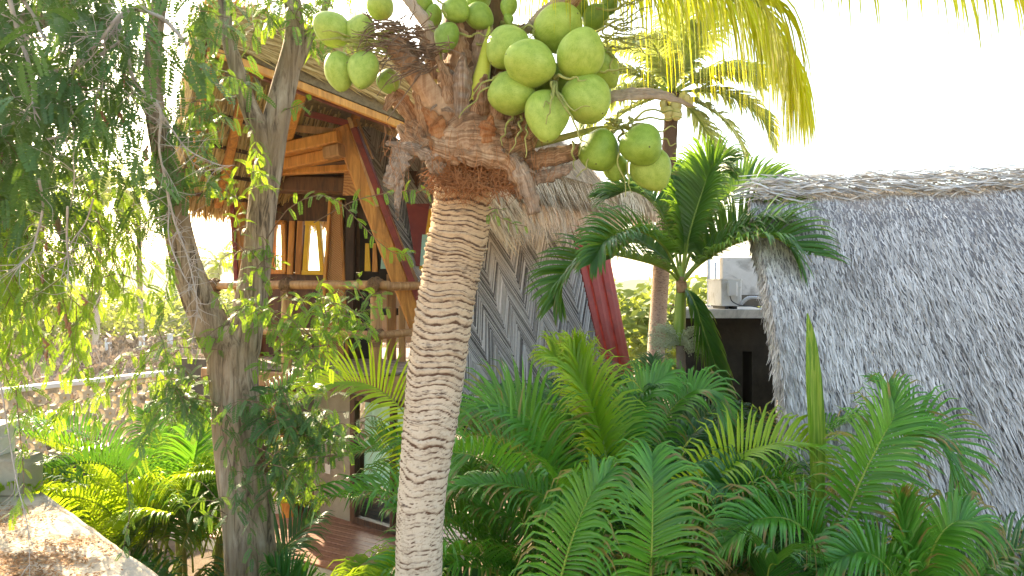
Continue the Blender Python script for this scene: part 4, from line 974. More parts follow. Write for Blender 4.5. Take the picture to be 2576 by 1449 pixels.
for i, (a_, b_) in enumerate((((831, 505), (803, 930)), ((858, 505), (876, 930)))): timber('column_edge', wp(*a_, .13), wp(*b_, .13), .045, .09, M_wood)
def window(quad, mat, fw=.07, glass=True):
    "tapering window: four frame bars and a pane"
    p = [wp(x, y, .04) for x, y in quad]; mb = MB()
    for a_, b_ in ((0, 1), (1, 2), (2, 3), (3, 0)):
        k = .5 if a_ in (0, 2) else 0
        beam(mb, p[a_] - (p[b_] - p[a_]).normalized() * fw * k, p[b_] + (p[b_] - p[a_]).normalized() * fw * k, fw, .11, (0, -1, 0))
    f = mb.build('window', mat, house, False)
    if glass:
        mb = MB(); plate(mb, [x + V((0, .03, 0)) for x in p], .006); mb.build('pane', M_glass, f, False)
    return f
window([(768, 686), (812, 686), (802, 562), (776, 562)], M_yel)['label'] = 'yellow framed tapering window'
window([(686, 684), (716, 684), (714, 560), (690, 560)], M_wood)
wplate('window_glimpse', [(917, 682), (932, 682), (928, 612), (919, 612)], M_yel, .03, .02); wplate('window_glimpse', [(957, 676), (982, 676), (975, 600), (964, 600)], M_cloth, .03, .02)  # flat plates; brightness glimpsed through small openings is put into their colour
wplate('window_glimpse', [(936, 684), (950, 684), (946, 612), (938, 612)], M_wood, .03, .02)
mb = MB(); plate(mb, Q((952, 862, 11.8), (1060, 862, 11.8), (1060, 700, 11.8), (952, 700, 11.8)), .08); mb.build('pale_wall', M_concw, house, False)
timber('door_post', P(985, 690, 10.9), P(985, 925, 10.9), .14, .1, M_pole); timber('window_bar', P(952, 784, 11.0), P(1060, 784, 11.0), .11, .06, M_blk)
timber('wall_post', P(1012, 770, 10.6), P(1012, 930, 10.6), .10, .10, M_pole)
# veranda floor, edge beams
fl = [(-1.78, 9.02), (-1.18, 9.72), (.2, 12.9), (-3.2, 13.6), (-5.0, 13.2), (-4.42, 10.22)]
mb = MB(); slab(mb, fl, 2.98, 3.06); mb.build('veranda_floor', M_wooddk, house, False)
mb = MB(); e1 = V((-1.78, 9.02, 0)); e2 = V((-4.42, 10.22, 0)); fdv = (e2 - e1).normalized(); fb = V((-fdv.y, fdv.x, 0)); fb = fb if fb.y > 0 else -fb
for k in range(16):
    o = fb * (.07 + k * .125); beam(mb, e1 + o + fdv * -.3 * min(1, k * .3) + UP * 3.078, e2 + o + UP * 3.078, .117, .03, UP, rnd())
mb.build('floor_boards', M_deckg, house, False)
timber('edge_beam', V((-1.70, 8.96, 2.95)), V((-4.46, 10.2, 2.95)), .12, .2, M_pole, UP); timber('edge_beam', V((-1.68, 9.02, 2.95)), V((-1.12, 9.7, 2.95)), .12, .2, M_pole, UP)
for k in range(7):
    q = lerp(e1, e2, (k + .5) / 7) + fb * .12; timber('joist', q + UP * 2.91, q + fb * 2.6 + UP * 2.91, .1, .13, M_wooddk, UP)
# railing of round poles lashed with vine
rail = thing('railing', None, None, (-2.2, 10.6, 0)); rail.parent = house; rail.location = (0, 0, 0)
def wobb(i, an, p): return 1 + .05 * noise.noise(V((p.x * 3, p.z * 3, an)))
def pole(name, p, q, r_):
    mb = MB(); tube(mb, [p, lerp(p, q, .5) + jit(.008), q], [r_, r_ * 1.04, r_ * .97], 14, 30, .5, 0, wobb); return mb.build(name, M_pole, rail)
rp = [V((-1.744, 9.0, 0)), V((-3.07, 9.60, 0)), V((-4.30, 10.16, 0)), V((-1.20, 9.66, 0))]
pole('top_rail', rp[0] + UP * 4.235 - fdv * .2, rp[2] + UP * 4.235 + fdv * .1, .058); pole('top_rail', rp[0] + UP * 4.22, rp[3] + UP * 4.235, .055)
pole('lower_rail', rp[0] + UP * 3.60 - fdv * .12, rp[2] + UP * 3.60 + fdv * .1, .05); pole('lower_rail', rp[0] + UP * 3.59, rp[3] + UP * 3.62, .05)
pole('top_rail', rp[2] + UP * 4.235, rp[2] + fb * 2 + UP * 4.235, .05); pole('lower_rail', rp[2] + UP * 3.6, rp[2] + fb * 2 + UP * 3.6, .045)
def lash(c, ax, r_, turns, pitch, rt=.008):
    "vine wound round a pole"
    ax = ax.normalized(); a = ax.orthogonal().normalized(); b = ax.cross(a); pts = []
    for i in range(turns * 12 + 1):
        t = i / 12 * 2 * math.pi; pts.append(c + ax * (i / (turns * 12) - .5) * pitch * turns + (a * math.cos(t) + b * math.sin(t)) * (r_ + U(0, .006)))
    mb = MB(); tube(mb, pts, rt, 5); return mb
for i, q in enumerate(rp[:3]):
    pole('post', q + UP * 2.86, q + UP * 4.21, (.072, .068, .06)[i])
    for z_ in (4.235, 3.60):
        mb = lash(q + UP * z_, fdv + UP * .35, .078, 6, .030); m2 = lash(q + UP * z_, fdv - UP * .6, .078, 6, .028); m3 = lash(q + UP * (z_ - .115), UP, .078, 4, .02)
        m4 = lash(q + UP * (z_ + .005), fdv, .072, 10, .018)
        for mm in (m2, m3, m4): mb.add(mm.v, mm.f, .5)
        mb.build('lashing', M_rope, rail)
# chevron stick wall
cTL, cTR, cBL, cBR = P(862, 296, 10.45), P(1420, 515, 12.8), P(1196, 1130, 9.72), P(1560, 1130, 12.3)
def CW(u, v, o=0.):
    p = lerp(lerp(cBL, cBR, u), lerp(cTL, cTR, u), v); return p + cwn * o
cwn = (cBR - cBL).cross(cTL - cBL).normalized()
if cwn.y > 0: cwn = -cwn
mb = MB(); g_ = [CW(i / 24, j / 24, o_) for o_ in (-.01, -.12) for i in range(25) for j in range(25)]
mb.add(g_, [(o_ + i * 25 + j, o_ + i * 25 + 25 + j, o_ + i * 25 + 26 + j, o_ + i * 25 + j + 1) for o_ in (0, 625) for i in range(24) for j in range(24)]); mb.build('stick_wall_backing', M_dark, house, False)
mb = MB(); NC = 12
def stick(mb, p, q, w_, h_):
    t = (q - p).normalized(); s = t.cross(cwn).normalized()
    vs = [e + s * a * w_ + cwn * b * h_ for e in (p, q) for a, b in ((-.5, 0), (-.3, .8), (.3, .9), (.5, 0))]
    mb.add(vs, [(0, 1, 5, 4), (1, 2, 6, 5), (2, 3, 7, 6), (0, 3, 2, 1), (4, 5, 6, 7)], rnd())
for c in range(NC):
    sg = 1 if c % 2 else -1; dv = .135; u0, u1 = c / NC, (c + 1) / NC
    v = .15 - dv
    while v < 1.0 + dv:
        a_, b_ = (v, v + dv) if sg > 0 else (v + dv, v)
        x0, x1 = 0., 1.
        v0, v1 = a_, b_
        lo, hi = .15, 1.
        def cl(vv, uu): return uu
        if not (max(v0, v1) < lo or min(v0, v1) > hi):
            t0, t1 = 0., 1.
            for lim, s_ in ((lo, 1), (hi, -1)):
                f0, f1 = (v0 - lim) * s_, (v1 - lim) * s_
                if f0 < 0 and f1 > 0: t0 = max(t0, f0 / (f0 - f1))
                if f1 < 0 and f0 > 0: t1 = min(t1, f0 / (f0 - f1))
            if t1 - t0 > .08:
                stick(mb, CW(lerp(u0, u1, t0) + U(0, .004), lerp(v0, v1, t0), .001), CW(lerp(u0, u1, t1) - U(0, .004), lerp(v0, v1, t1), .001 + U(0, .02)), U(.014, .021), U(.010, .030))
        v += U(.0044, .0060)
mb.build('chevron_sticks', M_stick, house, False)
mb = MB()
for k in range(120): u = (k + .5) / 120; stick(mb, CW(u, 0), CW(u, .145, U(0, .01)), .032, U(.015, .03))
mb.build('vertical_sticks', M_stick, house, False)
timber('wall_band', CW(0, .148, .03), CW(1, .148, .03), .05, .05, M_stick, cwn)
mb = MB()
for k in range(5):
    x0, x1 = k / 5, (k + 1) / 5 - .012
    def rb(x, y): return lerp(lerp(P(1560, 1130, 12.3), P(1622, 1130, 12.9), x), lerp(P(1418, 510, 12.8), P(1508, 535, 13.4), x), y)
    o = cwn * (.05 + .035 * (k % 2)); plate(mb, [rb(x0, 0) + o, rb(x1, 0) + o, rb(x1, 1) + o + cwn * .03 * (k % 2), rb(x0, 1) + o], .06)
mb.build('red_end_boards', M_red, house, False)
# red trimmed window in the stick wall, mostly behind the palm trunk
mb = MB(); q = [P(1046, 668, 10.2), P(1058, 668, 10.2), P(1080, 512, 10.35), P(1022, 512, 10.3)]; plate(mb, q, .05); mb.build('window_trim', M_trim, house, False)
mb = MB(); plate(mb, Q((1054, 690, 10.25), (1120, 690, 10.5), (1110, 525, 10.6), (1070, 525, 10.35)), .05); mb.build('window', M_yel, house, False)
mb = MB(); plate(mb, Q((1056, 668, 10.2), (1085, 668, 10.2), (1085, 590, 10.25), (1062, 590, 10.22)), .02); mb.build('window_pane', M_cloth, house, False)
# ground floor: concrete wall, recess, sliding door with curtain
g0, g1 = V((-1.45, 9.55, 0)), V((-3.02, 10.75, 0))
def gw(px, py): # point on the ground floor front, through the column px
    k = (px - CX) / FPX; dx, dy = (g1 - g0).x, (g1 - g0).y
    t = (k * g0.y - g0.x) / (dx - k * dy); Y = g0.y + dy * t; return P(px, py, Y)
gn = V((-(g1 - g0).y, (g1 - g0).x, 0)).normalized(); gn = gn if gn.y < 0 else -gn
def gplate(name, x0, x1, z0, z1, mat, o=0., th=.12, parent=None):
    a_, b_ = gw(x0, 700) + gn * o, gw(x1, 700) + gn * o; mb = MB()
    plate(mb, [V((a_.x, a_.y, z0)), V((b_.x, b_.y, z0)), V((b_.x, b_.y, z1)), V((a_.x, a_.y, z1))], th); return mb.build(name, mat, parent or house, False)
gplate('concrete_wall', 790, 880, .8, 2.84, M_conc); gplate('lintel', 880.5, 1100, 2.66, 2.84, M_conc, .004)
door = gplate('sliding_door', 884, 896, .82, 2.66, M_wooddk, .03, .1)
for nm, a_ in (('door_frame', (896, 1080, .82, .90)), ('door_frame', (896, 1080, 2.58, 2.655)), ('door_frame', (984, 992, .90, 2.58)), ('door_frame', (1072, 1080, .9, 2.58))): gplate(nm, *a_, M_wooddk, .028, .09, door)
gplate('door_pane', 896, 984, .90, 2.58, M_glass, -.01, .008, door); gplate('door_pane', 992, 1072, .90, 2.58, M_glass, -.01, .008, door)
mb = MB(); vs = []; a_, b_ = gw(897, 700) - gn * .18, gw(1075, 700) - gn * .18; nq = 120
for i in range(nq + 1):
    x = i / nq; fo = .05 * math.sin(x * 46 + 1.5 * math.sin(x * 9)) + .015 * noise.noise(V((x * 30, 0, 0)))
    for j in range(9):
        z = lerp(1.32 + .05 * math.sin(x * 5 + .5) , 2.6, j / 8); q = lerp(a_, b_, x) + gn * fo * lerp(1.3, .8, j / 8); vs.append((q.x, q.y, z))
mb.add(vs, [(i * 9 + j, (i + 1) * 9 + j, (i + 1) * 9 + j + 1, i * 9 + j + 1) for i in range(nq) for j in range(8)])
tag(mb.build('curtain', M_cloth, None, True, org=tuple((a_ + b_) / 2)), 'mint green pleated curtain hanging behind the glass sliding door', 'curtain')
mb = MB(); a_, b_ = gw(880, 700), gw(1105, 700); back = V((-.9, 3, 0))
plate(mb, [V((a_.x, a_.y, .7)) + back, V((b_.x, b_.y, .7)) + back, V((b_.x, b_.y, 1.3)) + back, V((a_.x, a_.y, 1.3)) + back], .08)
plate(mb, [V((a_.x, a_.y, .7)) - gn * .13, V((a_.x, a_.y, .7)) + back, V((a_.x, a_.y, 2.86)) + back, V((a_.x, a_.y, 2.86)) - gn * .13], .08); mb.build('room_wall', M_concd, house, False)
mb = MB(); a_, b_ = V((-3.6, 11.6, 0)), V((-6.2, 13.0, 0)); plate(mb, [b_ + UP * .75, V((-2.7, 12.0, .75)), V((-2.7, 12.0, 2.9)), b_ + UP * 2.9], .1); mb.build('recess_wall', M_concd, house, False)
gplate('switch_plate', 819, 832, 1.86, 1.95, M_white, .012, .012); gplate('switch_plate', 819, 832, 1.42, 1.56, M_white, .012, .012)
timber('slanted_post', P(688, 955, 10.2), P(728, 1300, 10.0), .17, .15, M_wood); timber('slanted_post', P(745, 955, 10.6), P(742, 1280, 10.5), .14, .14, M_woodd)
mb = MB(); q = P(700, 1260, 10.6); box(mb, (q.x - .45, q.y, .8), (q.x + .22, q.y + .5, 1.14)); mb.build('concrete_bench', M_concw, house, False)
mb = MB(); a_, b_ = gw(880, 700), gw(1105, 700); slab(mb, [(q.x, q.y) for q in (b_ - gn * .1, b_ + V((-.9, 3, 0)), a_ + V((-.9, 3, 0)), a_ - gn * .1)], .70, .80); mb.build('room_floor', M_concd, house, False)
# deck of brown boards with white edge
d0, d1 = V((-1.25, 8.0, 0)), V((-5.4, 10.35, 0)); dd = (d1 - d0).normalized(); db = V((-dd.y, dd.x, 0)); db = db if db.y > 0 else -db
deck = thing('deck', 'reddish brown plank deck with white edge in front of the sliding door', 'deck', (-2.9, 9.6, 0)); mb = MB()
for k in range(20): o = db * (.07 + k * .128); beam(mb, d0 + o + UP * .785, d1 + o + UP * .785, .120, .03, UP, rnd())
mb.build('deck_boards', M_deck, deck, False)
mb = MB(); q0, q1 = d0 + dd * .0, d1; slab(mb, [(q.x, q.y) for q in (q0, q0 + db * 2.7, q1 + db * 2.7, q1)], .62, .766); mb.build('deck_slab', M_concw, deck, False)
# ---------------------------------------------------------------- the big grey thatched roof on the right
random.seed(31)
gr = thing('thatched_hut', 'hut with a huge steep grey thatch roof and beige ridge, filling the right side', 'hut', (4.5, 7.2, 0))
gRL, gRR = P(1885, 470, 8.1), P(2576, 440, 7.75); gdx = (gRR - gRL).normalized(); gRR = gRL + gdx * 7.5
gBL = P(2030, 1395, 5.5); gBR = P(2576, 1405, 5.25); gbx = (gBR - gBL).normalized(); gBR = gBL + gbx * 7.5
def GS(u, v, h=0.):
    p = lerp(lerp(gRL, gRR, u), lerp(gBL, gBR, u), v)
    return p + gn_ * (h + .16 * math.sin(math.pi * min(1, v)) + .05 * noise.noise(V((u * 9, v * 3, 2))) - .10 * (1 - v) ** 6)
gn_ = (gBL - gRL).cross(gRR - gRL).normalized(); gn_ = gn_ if gn_.z > 0 else -gn_
mb = MB(); NU, NV = 40, 20
vs = [GS(i / NU, j / NV) for i in range(NU + 1) for j in range(NV + 1)]; n0 = len(vs)
vs += [GS(i / NU, j / NV) - gn_ * .3 for i in range(NU + 1) for j in range(NV + 1)]; k = NV + 1
fs = []
for i in range(NU):
    for j in range(NV): a = i * k + j; fs += [(a, a + 1, a + k + 1, a + k), (n0 + a, n0 + a + k, n0 + a + k + 1, n0 + a + 1)]
    for j in (0, NV): a = i * k + j; fs.append((a, a + k, n0 + a + k, n0 + a))
for j in range(NV):
    for i in (0, NU): a = i * k + j; fs.append((a, a + 1, n0 + a + 1, n0 + a))
# rear slope
rb_ = V((3.0, 4.6, -3.4)); o = len(vs); vs += [gRL - gn_ * .1, gRR - gn_ * .1, gRR + rb_, gRL + rb_]; fs += [(o, o + 1, o + 2, o + 3)]
mb.add(vs, fs, .5)
mb.build('roof', M_thgu, gr)
def curl_strip(mb, p, d, nn, L, w, r, lift):
    s = d.cross(nn).normalized(); vs = []
    for kk in range(4):
        x = kk / 3; q = p + d * L * x + nn * (lift * (x ** 1.6)) + s * noise.noise(V((p.x * 60, p.z * 60, x * 2))) * L * .12
        ww = w * (.7, 1, .8, .2)[kk] / 2; vs += [q - s * ww, q + s * ww]
    mb.add(vs, [(0, 1, 3, 2), (2, 3, 5, 4), (4, 5, 7, 6)], r)
mb = MB(); dn = (gBL - gRL).normalized()
for i in range(56000):
    u = U(0, 1) ** 1.25; v = U(.015, 1.01); p = GS(u, min(1, v), U(-.012, .015)); d = (dn + gdx * random.gauss(0, .09) + jit(.03)).normalized()
    big = noise.noise(V((u * 22, v * 12, 7)))
    curl_strip(mb, p, d, gn_, U(.08, .26), U(.007, .018), min(1, max(0, random.gauss(.50, .22) + .14 * big + .12 * ((v * 7.5 + .3 * big) % 1 - .5))), U(.004, .028))
for i in range(1500):   # left verge, ragged
    v = U(0, 1); p = GS(0, v, U(-.28, .01)); d = (dn * U(.7, 1) - gdx * U(.0, .32) + jit(.12)).normalized()
    curl_strip(mb, p, d, (gn_ - gdx).normalized(), U(.08, .22), U(.008, .018), min(1, max(0, random.gauss(.45, .2))), U(-.01, .02))
for i in range(2600):   # lower edge
    u = U(0, 1) ** 1.2; p = GS(u, 1, U(-.28, .01)); d = (dn - UP * .4 + jit(.14)).normalized()
    curl_strip(mb, p, d, gn_, U(.1, .26), U(.008, .018), min(1, max(0, random.gauss(.5, .2))), U(0, .02))
mb.build('thatch_strips', M_thg, gr, False)
mb = MB()
for i in range(2600):
    u = U(0, 1) ** 1.2; p = lerp(gRL, gRR, u) + gn_ * U(-.03, .06) + dn * U(-.12, .18) + UP * U(-.02, .03); d = (gdx * U(.7, 1) * random.choice((1, 1, 1, -1)) + dn * U(-.08, .5) + jit(.05)).normalized()
    curl_strip(mb, p, d, (gn_ + UP * .4).normalized(), U(.12, .30), U(.014, .034), rnd(), U(-.03, .02))
mb.build('ridge_cap', M_thcap, gr, False)
mb = MB(); q = GS(.04, 1); box(mb, (gBL.x + .45, gBL.y + .7, 0), (gBL.x + 8, gBL.y + .95, 2.1)); mb.build('wall', M_concw, gr, False)
for k in range(5):
    p = GS(.02 + .12 * k, .99) - gn_ * .33; mb = MB(); tube(mb, [p - dn * .4, p + dn * .35], .03, 8, 6); mb.build('rafter_tail', M_pole, gr)

# ---------------------------------------------------------------- low concrete building with the air conditioner
cb = thing('concrete_outbuilding', 'low concrete building with pale roof slab and dark wall, left of the grey thatch', 'building', (3.2, 11.4, 0))
zS = P(0, 779, 10.8).z
mb = MB(); xa, xb = P(1700, 0, 10.8).x, P(1990, 0, 10.8).x; slab(mb, [(xa, 10.8), (xb, 10.8), (xb, 14.5), (P(1752, 0, 14.5).x, 14.5)], zS - .13, zS); mb.build('roof_slab', M_concw, cb, False)
# front wall with a dark doorway and a window opening
yF = 11.3; pts = lambda px: P(px, 0, yF).x
mb = MB()
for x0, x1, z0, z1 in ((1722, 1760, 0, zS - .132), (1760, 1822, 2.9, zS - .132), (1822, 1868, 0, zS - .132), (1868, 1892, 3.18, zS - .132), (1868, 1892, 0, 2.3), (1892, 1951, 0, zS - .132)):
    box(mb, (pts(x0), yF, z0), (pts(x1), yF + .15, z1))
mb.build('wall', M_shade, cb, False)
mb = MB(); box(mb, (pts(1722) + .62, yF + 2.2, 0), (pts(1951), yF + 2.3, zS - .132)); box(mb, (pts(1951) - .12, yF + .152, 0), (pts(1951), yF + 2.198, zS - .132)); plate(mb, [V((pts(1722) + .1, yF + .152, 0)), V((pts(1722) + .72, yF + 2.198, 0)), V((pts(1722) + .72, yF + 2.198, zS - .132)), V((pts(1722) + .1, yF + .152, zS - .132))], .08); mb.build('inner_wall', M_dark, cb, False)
mb = MB(); box(mb, (P(1818, 0, 13.2).x, 13.2, zS + .002), (P(1960, 0, 13.2).x, 13.4, P(0, 648, 13.2).z)); mb.build('upper_wall', M_concw, cb, False)
mb = MB(); box(mb, (P(1796, 0, 12.6).x, 12.6, zS + .002), (P(1960, 0, 12.6).x, 12.78, P(0, 742, 12.6).z)); mb.build('low_parapet', M_concd, cb, False)
mb = MB(); tube(mb, [P(1783, 780, 12.4), P(1783, 640, 12.4)], .03, 8, 4); tube(mb, [P(1800, 780, 12.4), P(1800, 660, 12.4)], .02, 8, 4); mb.build('railing_post', M_white, cb)
random.seed(4)
ac = thing('air_conditioner', 'cream outdoor air conditioner unit with foil wrapped pipes standing on the roof slab', 'air conditioner', tuple(P(1848, 779, 11.)))
YA = 11.0; x0, x1, z1 = P(1815, 0, YA).x, P(1866, 0, YA).x, P(0, 703, YA).z
def rbox(mb, a, b, c=.015):
    (x0, y0, z0), (x1, y1, z1) = a, b
    sec = [(x0 + c, y0), (x1 - c, y0), (x1, y0 + c), (x1, y1 - c), (x1 - c, y1), (x0 + c, y1), (x0, y1 - c), (x0, y0 + c)]
    slab(mb, sec, z0, z1)
mb = MB(); rbox(mb, (x0, YA, zS + .05), (x1, YA + .75, z1 - .012)); mb.build('casing', M_metal, ac, False)
mb = MB(); rbox(mb, (x0 - .008, YA - .008, z1 - .010), (x1 + .008, YA + .76, z1 + .012)); mb.build('lid', M_metal, ac, False)
mb = MB(); rbox(mb, (P(1828, 0, YA).x, YA - .06, P(0, 744, YA).z), (P(1853, 0, YA).x, YA - .004, P(0, 710, YA).z), .02); mb.build('valve_cover', M_metal, ac, False)
mb = MB(); rbox(mb, (x0 + .06, YA + .02, zS + .002), (x0 + .12, YA + .7, zS + .048)); rbox(mb, (x1 - .12, YA + .02, zS + .002), (x1 - .06, YA + .7, zS + .048)); mb.build('foot', M_blk, ac, False)
mb = MB()
for k in range(14): box(mb, (x1 + .004, YA + .06, zS + .1 + k * .028), (x1 + .012, YA + .7, zS + .112 + k * .028))
mb.build('grille', M_alu, ac, False)
for off, rr in ((0, .022), (.07, .018)):
    mb = MB(); tube(mb, Q((1862, 768 - off * 60, 10.98), (1880, 752 - off * 40, 10.95), (1900, 748, 10.95), (1925, 752, 11.1)), rr, 10, 26, .5, 0, lambda i, an, p: 1 + .12 * math.sin(i * 90)); mb.build('pipe', M_alu, ac)
mb = MB(); tube(mb, Q((1836, 744, 10.95), (1842, 758, 10.94), (1862, 768, 10.93), (1890, 770, 10.94), (1915, 775, 11.0)), .008, 6, 20); mb.build('cable', M_blk, ac)

# ---------------------------------------------------------------- small palm with green crownshaft
random.seed(44)
ap = thing('christmas_palm', 'small palm with smooth green crownshaft, arching fronds and cream fruit sprays, before the outbuilding', 'palm tree', (P(1714, 0, 8.4).x, 8.4, 0))
AY = 8.4; b0 = P(1714, 724, AY); 
mb = MB(); tube(mb, [V((b0.x - .02, AY, 0)), V((b0.x, AY, 1.6)), P(1714, 990, AY), P(1712, 880, AY), P(1708, 862, AY)], [.085, .068, .058, .054, .052], 16, 120, .5, 0, lambda i, an, p: 1 + .035 * math.sin(p.z * 60) + .02 * noise.noise(V((an, p.z * 5, 0))))
M_adtr = plain_mat('grey brown ringed stem', (.17, .12, .095), (.27, .21, .17), 8, .85, .3); mb.build('trunk', M_adtr, ap)
mb = MB(); tube(mb, Q((1706, 868, AY), (1707, 845, AY), (1710, 800, AY), (1712, 760, AY), (1713, 735, AY), (1713, 700, AY), (1713, 670, AY)), [.062, .078, .072, .066, .060, .05, .03], 18, 40); mb.build('crownshaft', plain_mat('green crownshaft', (.19, .30, .035), (.27, .38, .05), 3, .4, .05, .004, .5, stain=(.14, .22, .04), stsc=2), ap)
mb = MB(); tube(mb, Q((1716, 735, AY - .03), (1714, 715, AY - .035), (1712, 700, AY)), [.058, .066, .05], 14, 12); mb.build('sheath_scar', M_boot, ap)
AK = dict(n=80, L=.86, w=.036, start=.20, lift=.55, a0=62, a1=24, droop=.9, rr=.020, segs=5, jit=.14, prof=((0, .5), (.35, 1.), (.75, .85), (1., .5)))
AF = [([(1714, 715, 8.38), (1760, 665, 8.1), (1850, 612, 7.75), (1950, 598, 7.45), (2010, 655, 7.3), (2035, 745, 7.2)], dict(up=(-.2, -.5, 1), L=.66)),
      ([(1714, 715, 8.38), (1780, 640, 8.2), (1880, 570, 8.0), (1960, 565, 7.9), (2025, 640, 7.8)], dict(up=(-.2, -.6, 1), L=.7)),
      ([(1712, 712, 8.4), (1680, 680, 8.2), (1610, 655, 7.9), (1500, 640, 7.7), (1425, 690, 7.6), (1395, 760, 7.6)], dict(up=(.3, -.3, 1), L=.58)),
      ([(1714, 705, 8.4), (1722, 620, 8.35), (1718, 530, 8.4), (1705, 470, 8.5), (1690, 440, 8.65)], dict(up=(.35, -1, .1), L=.6)),
      ([(1714, 705, 8.4), (1750, 600, 8.5), (1800, 520, 8.6), (1870, 470, 8.7), (1940, 470, 8.7), (1975, 520, 8.6)], dict(up=(-.4, -.7, .8), L=.6)),
      ([(1714, 705, 8.4), (1735, 590, 8.3), (1765, 490, 8.25), (1790, 430, 8.2), (1830, 420, 8.1)], dict(up=(-.6, -.8, .3), L=.56)),
      ([(1713, 705, 8.4), (1690, 600, 8.6), (1650, 520, 8.8), (1590, 480, 9.0), (1530, 500, 9.1)], dict(up=(.5, -.6, .8), L=.58)),
      ([(1712, 708, 8.4), (1670, 620, 8.0), (1600, 580, 7.6), (1530, 600, 7.3), (1490, 660, 7.2)], dict(up=(.3, -.5, 1), L=.5)),
      ([(1714, 712, 8.42), (1745, 760, 8.2), (1775, 850, 8.1), (1812, 960, 8.05), (1850, 1080, 8.0)], dict(up=(.5, -.8, .35), L=.52, lift=.1, a0=38, a1=14, droop=1.5, start=.1)),
      ([(1714, 705, 8.45), (1780, 640, 8.9), (1880, 600, 9.3), (1960, 640, 9.5)], dict(up=(0, -.4, 1), L=.5)),
      ([(1714, 705, 8.45), (1660, 640, 8.9), (1590, 610, 9.3), (1540, 650, 9.5)], dict(up=(0, -.4, 1), L=.5)),
      ([(1714, 705, 8.4), (1712, 600, 8.7), (1740, 500, 9.1), (1800, 450, 9.4)], dict(up=(0, -.7, .8), L=.5))]
for pts_, kw in AF:
    mb = MB(); frond(mb, Q(*pts_), **dict(AK, **kw)); mb.build('frond', [M_adon, M_rachis], ap)
M_spray = plain_mat('cream fruit spray', (.42, .45, .27), (.56, .58, .40), 20, .7, .1)
for cx_, cy_, rx, ry in ((1662, 845, 36, 42), (1752, 850, 36, 40)):
    mb = MB()
    for i in range(90):
        a = U(0, 6.28); l = U(.3, 1) ** .6; e = P(cx_ + math.cos(a) * rx * l, cy_ + 8 + math.sin(a) * ry * l, AY - .1 + U(-.15, .15))
        s0 = P(1711, 868, AY - .05); m_ = lerp(s0, e, .6) + UP * .06; c = spline([s0, m_, e], 6); tube(mb, c, [.004, .003, .002], 4)
        for q in range(9):
            p = lerp(m_, e, U(.1, 1.05)) + jit(.03); r_ = U(.005, .010)
            mb.add([p + UP * r_, p + V((r_, 0, 0)), p + V((0, r_, 0)), p - V((r_, 0, 0)), p - V((0, r_, 0)), p - UP * r_], [(0, 1, 2), (0, 2, 3), (0, 3, 4), (0, 4, 1), (5, 2, 1), (5, 3, 2), (5, 4, 3), (5, 1, 4)], rnd())
    mb.build('fruit_spray', M_spray, ap)

# ---------------------------------------------------------------- areca palms
random.seed(55)
M_areca_o = leaf_mat('ageing areca leaf', (.10, .13, .02), (.30, .24, .07), tip=(.30, .18, .08), trans=(.5, .40, .08), ft=.35, rough=.5, tipat=.3, tipamt=1.)
M_areca_dead = leaf_mat('dead areca leaf', (.16, .10, .05), (.36, .25, .14), tip=(.3, .2, .1), trans=(.4, .3, .15), ft=.3, rough=.7)
def areca(x, y, label, nf, Lf, zb=1.0, mat=M_areca, elr=(55, 82), azr=(0, 360), extra=(), seed=1, nst=5, Ll=.46, w=.021, bendr=(55, 95), group='areca palms planted before the house', cat='palm', name='areca_palm', dens=56):
    random.seed(seed)
    t = thing(name, label, cat, (x, y, 0), group)
    for k in range(nst):
        a = U(0, 6.28); q = V((x + .16 * math.cos(a), y + .16 * math.sin(a), 0)); mb = MB()
        tube(mb, [q, q + V((.08 * math.cos(a), .08 * math.sin(a), zb * .6)), q + V((.16 * math.cos(a), .16 * math.sin(a), zb + .25))], [.035, .03, .022], 10, 40, .5, 0, lambda i, an, p: 1 + .06 * math.sin(p.z * 50)); mb.build('stem', M_stemg, t)
    for k in range(nf):
        az = lerp(azr[0], azr[1], (k + U(-.3, .3)) / nf); el = U(*elr); dens = int(U(44, 54)); b = V((x + .2 * math.cos(math.radians(az)), y + .2 * math.sin(math.radians(az)), zb + U(-.1, .3)))
        L_ = Lf * U(.85, 1.35); mb = MB()
        frond(mb, arch(b, az, el, L_, U(*bendr), 8, U(-20, 20)), dens, Ll * U(.95, 1.25), w * 1.08, start=.28, lift=U(.4, .85), droop=U(1.2, 2.4), rr=.012, rbase=U(.3, .7), up=V((U(-.25, .25), -.25 + U(-.2, .2), 1)))
        mb.build('frond', [M_areca_o if rnd() < .10 else (M_areca_d if rnd() < .2 else mat), M_rachis], t)
    for e in extra:
        pts_, kw = e[0], dict(e[1]); mt = kw.pop('mat', mat); lab = kw.pop('label', None); mb = MB()
        frond(mb, Q(*pts_), **dict(dict(n=62, L=.50, w=.0215, start=.12, lift=.5, droop=1.5, rr=.012, a0=66, a1=26), **kw)); o = mb.build('frond', [mt, M_rachis], t)
        if lab: o['label'] = lab
    return t
def gx(px, Y): return (px - CX) / FPX * Y
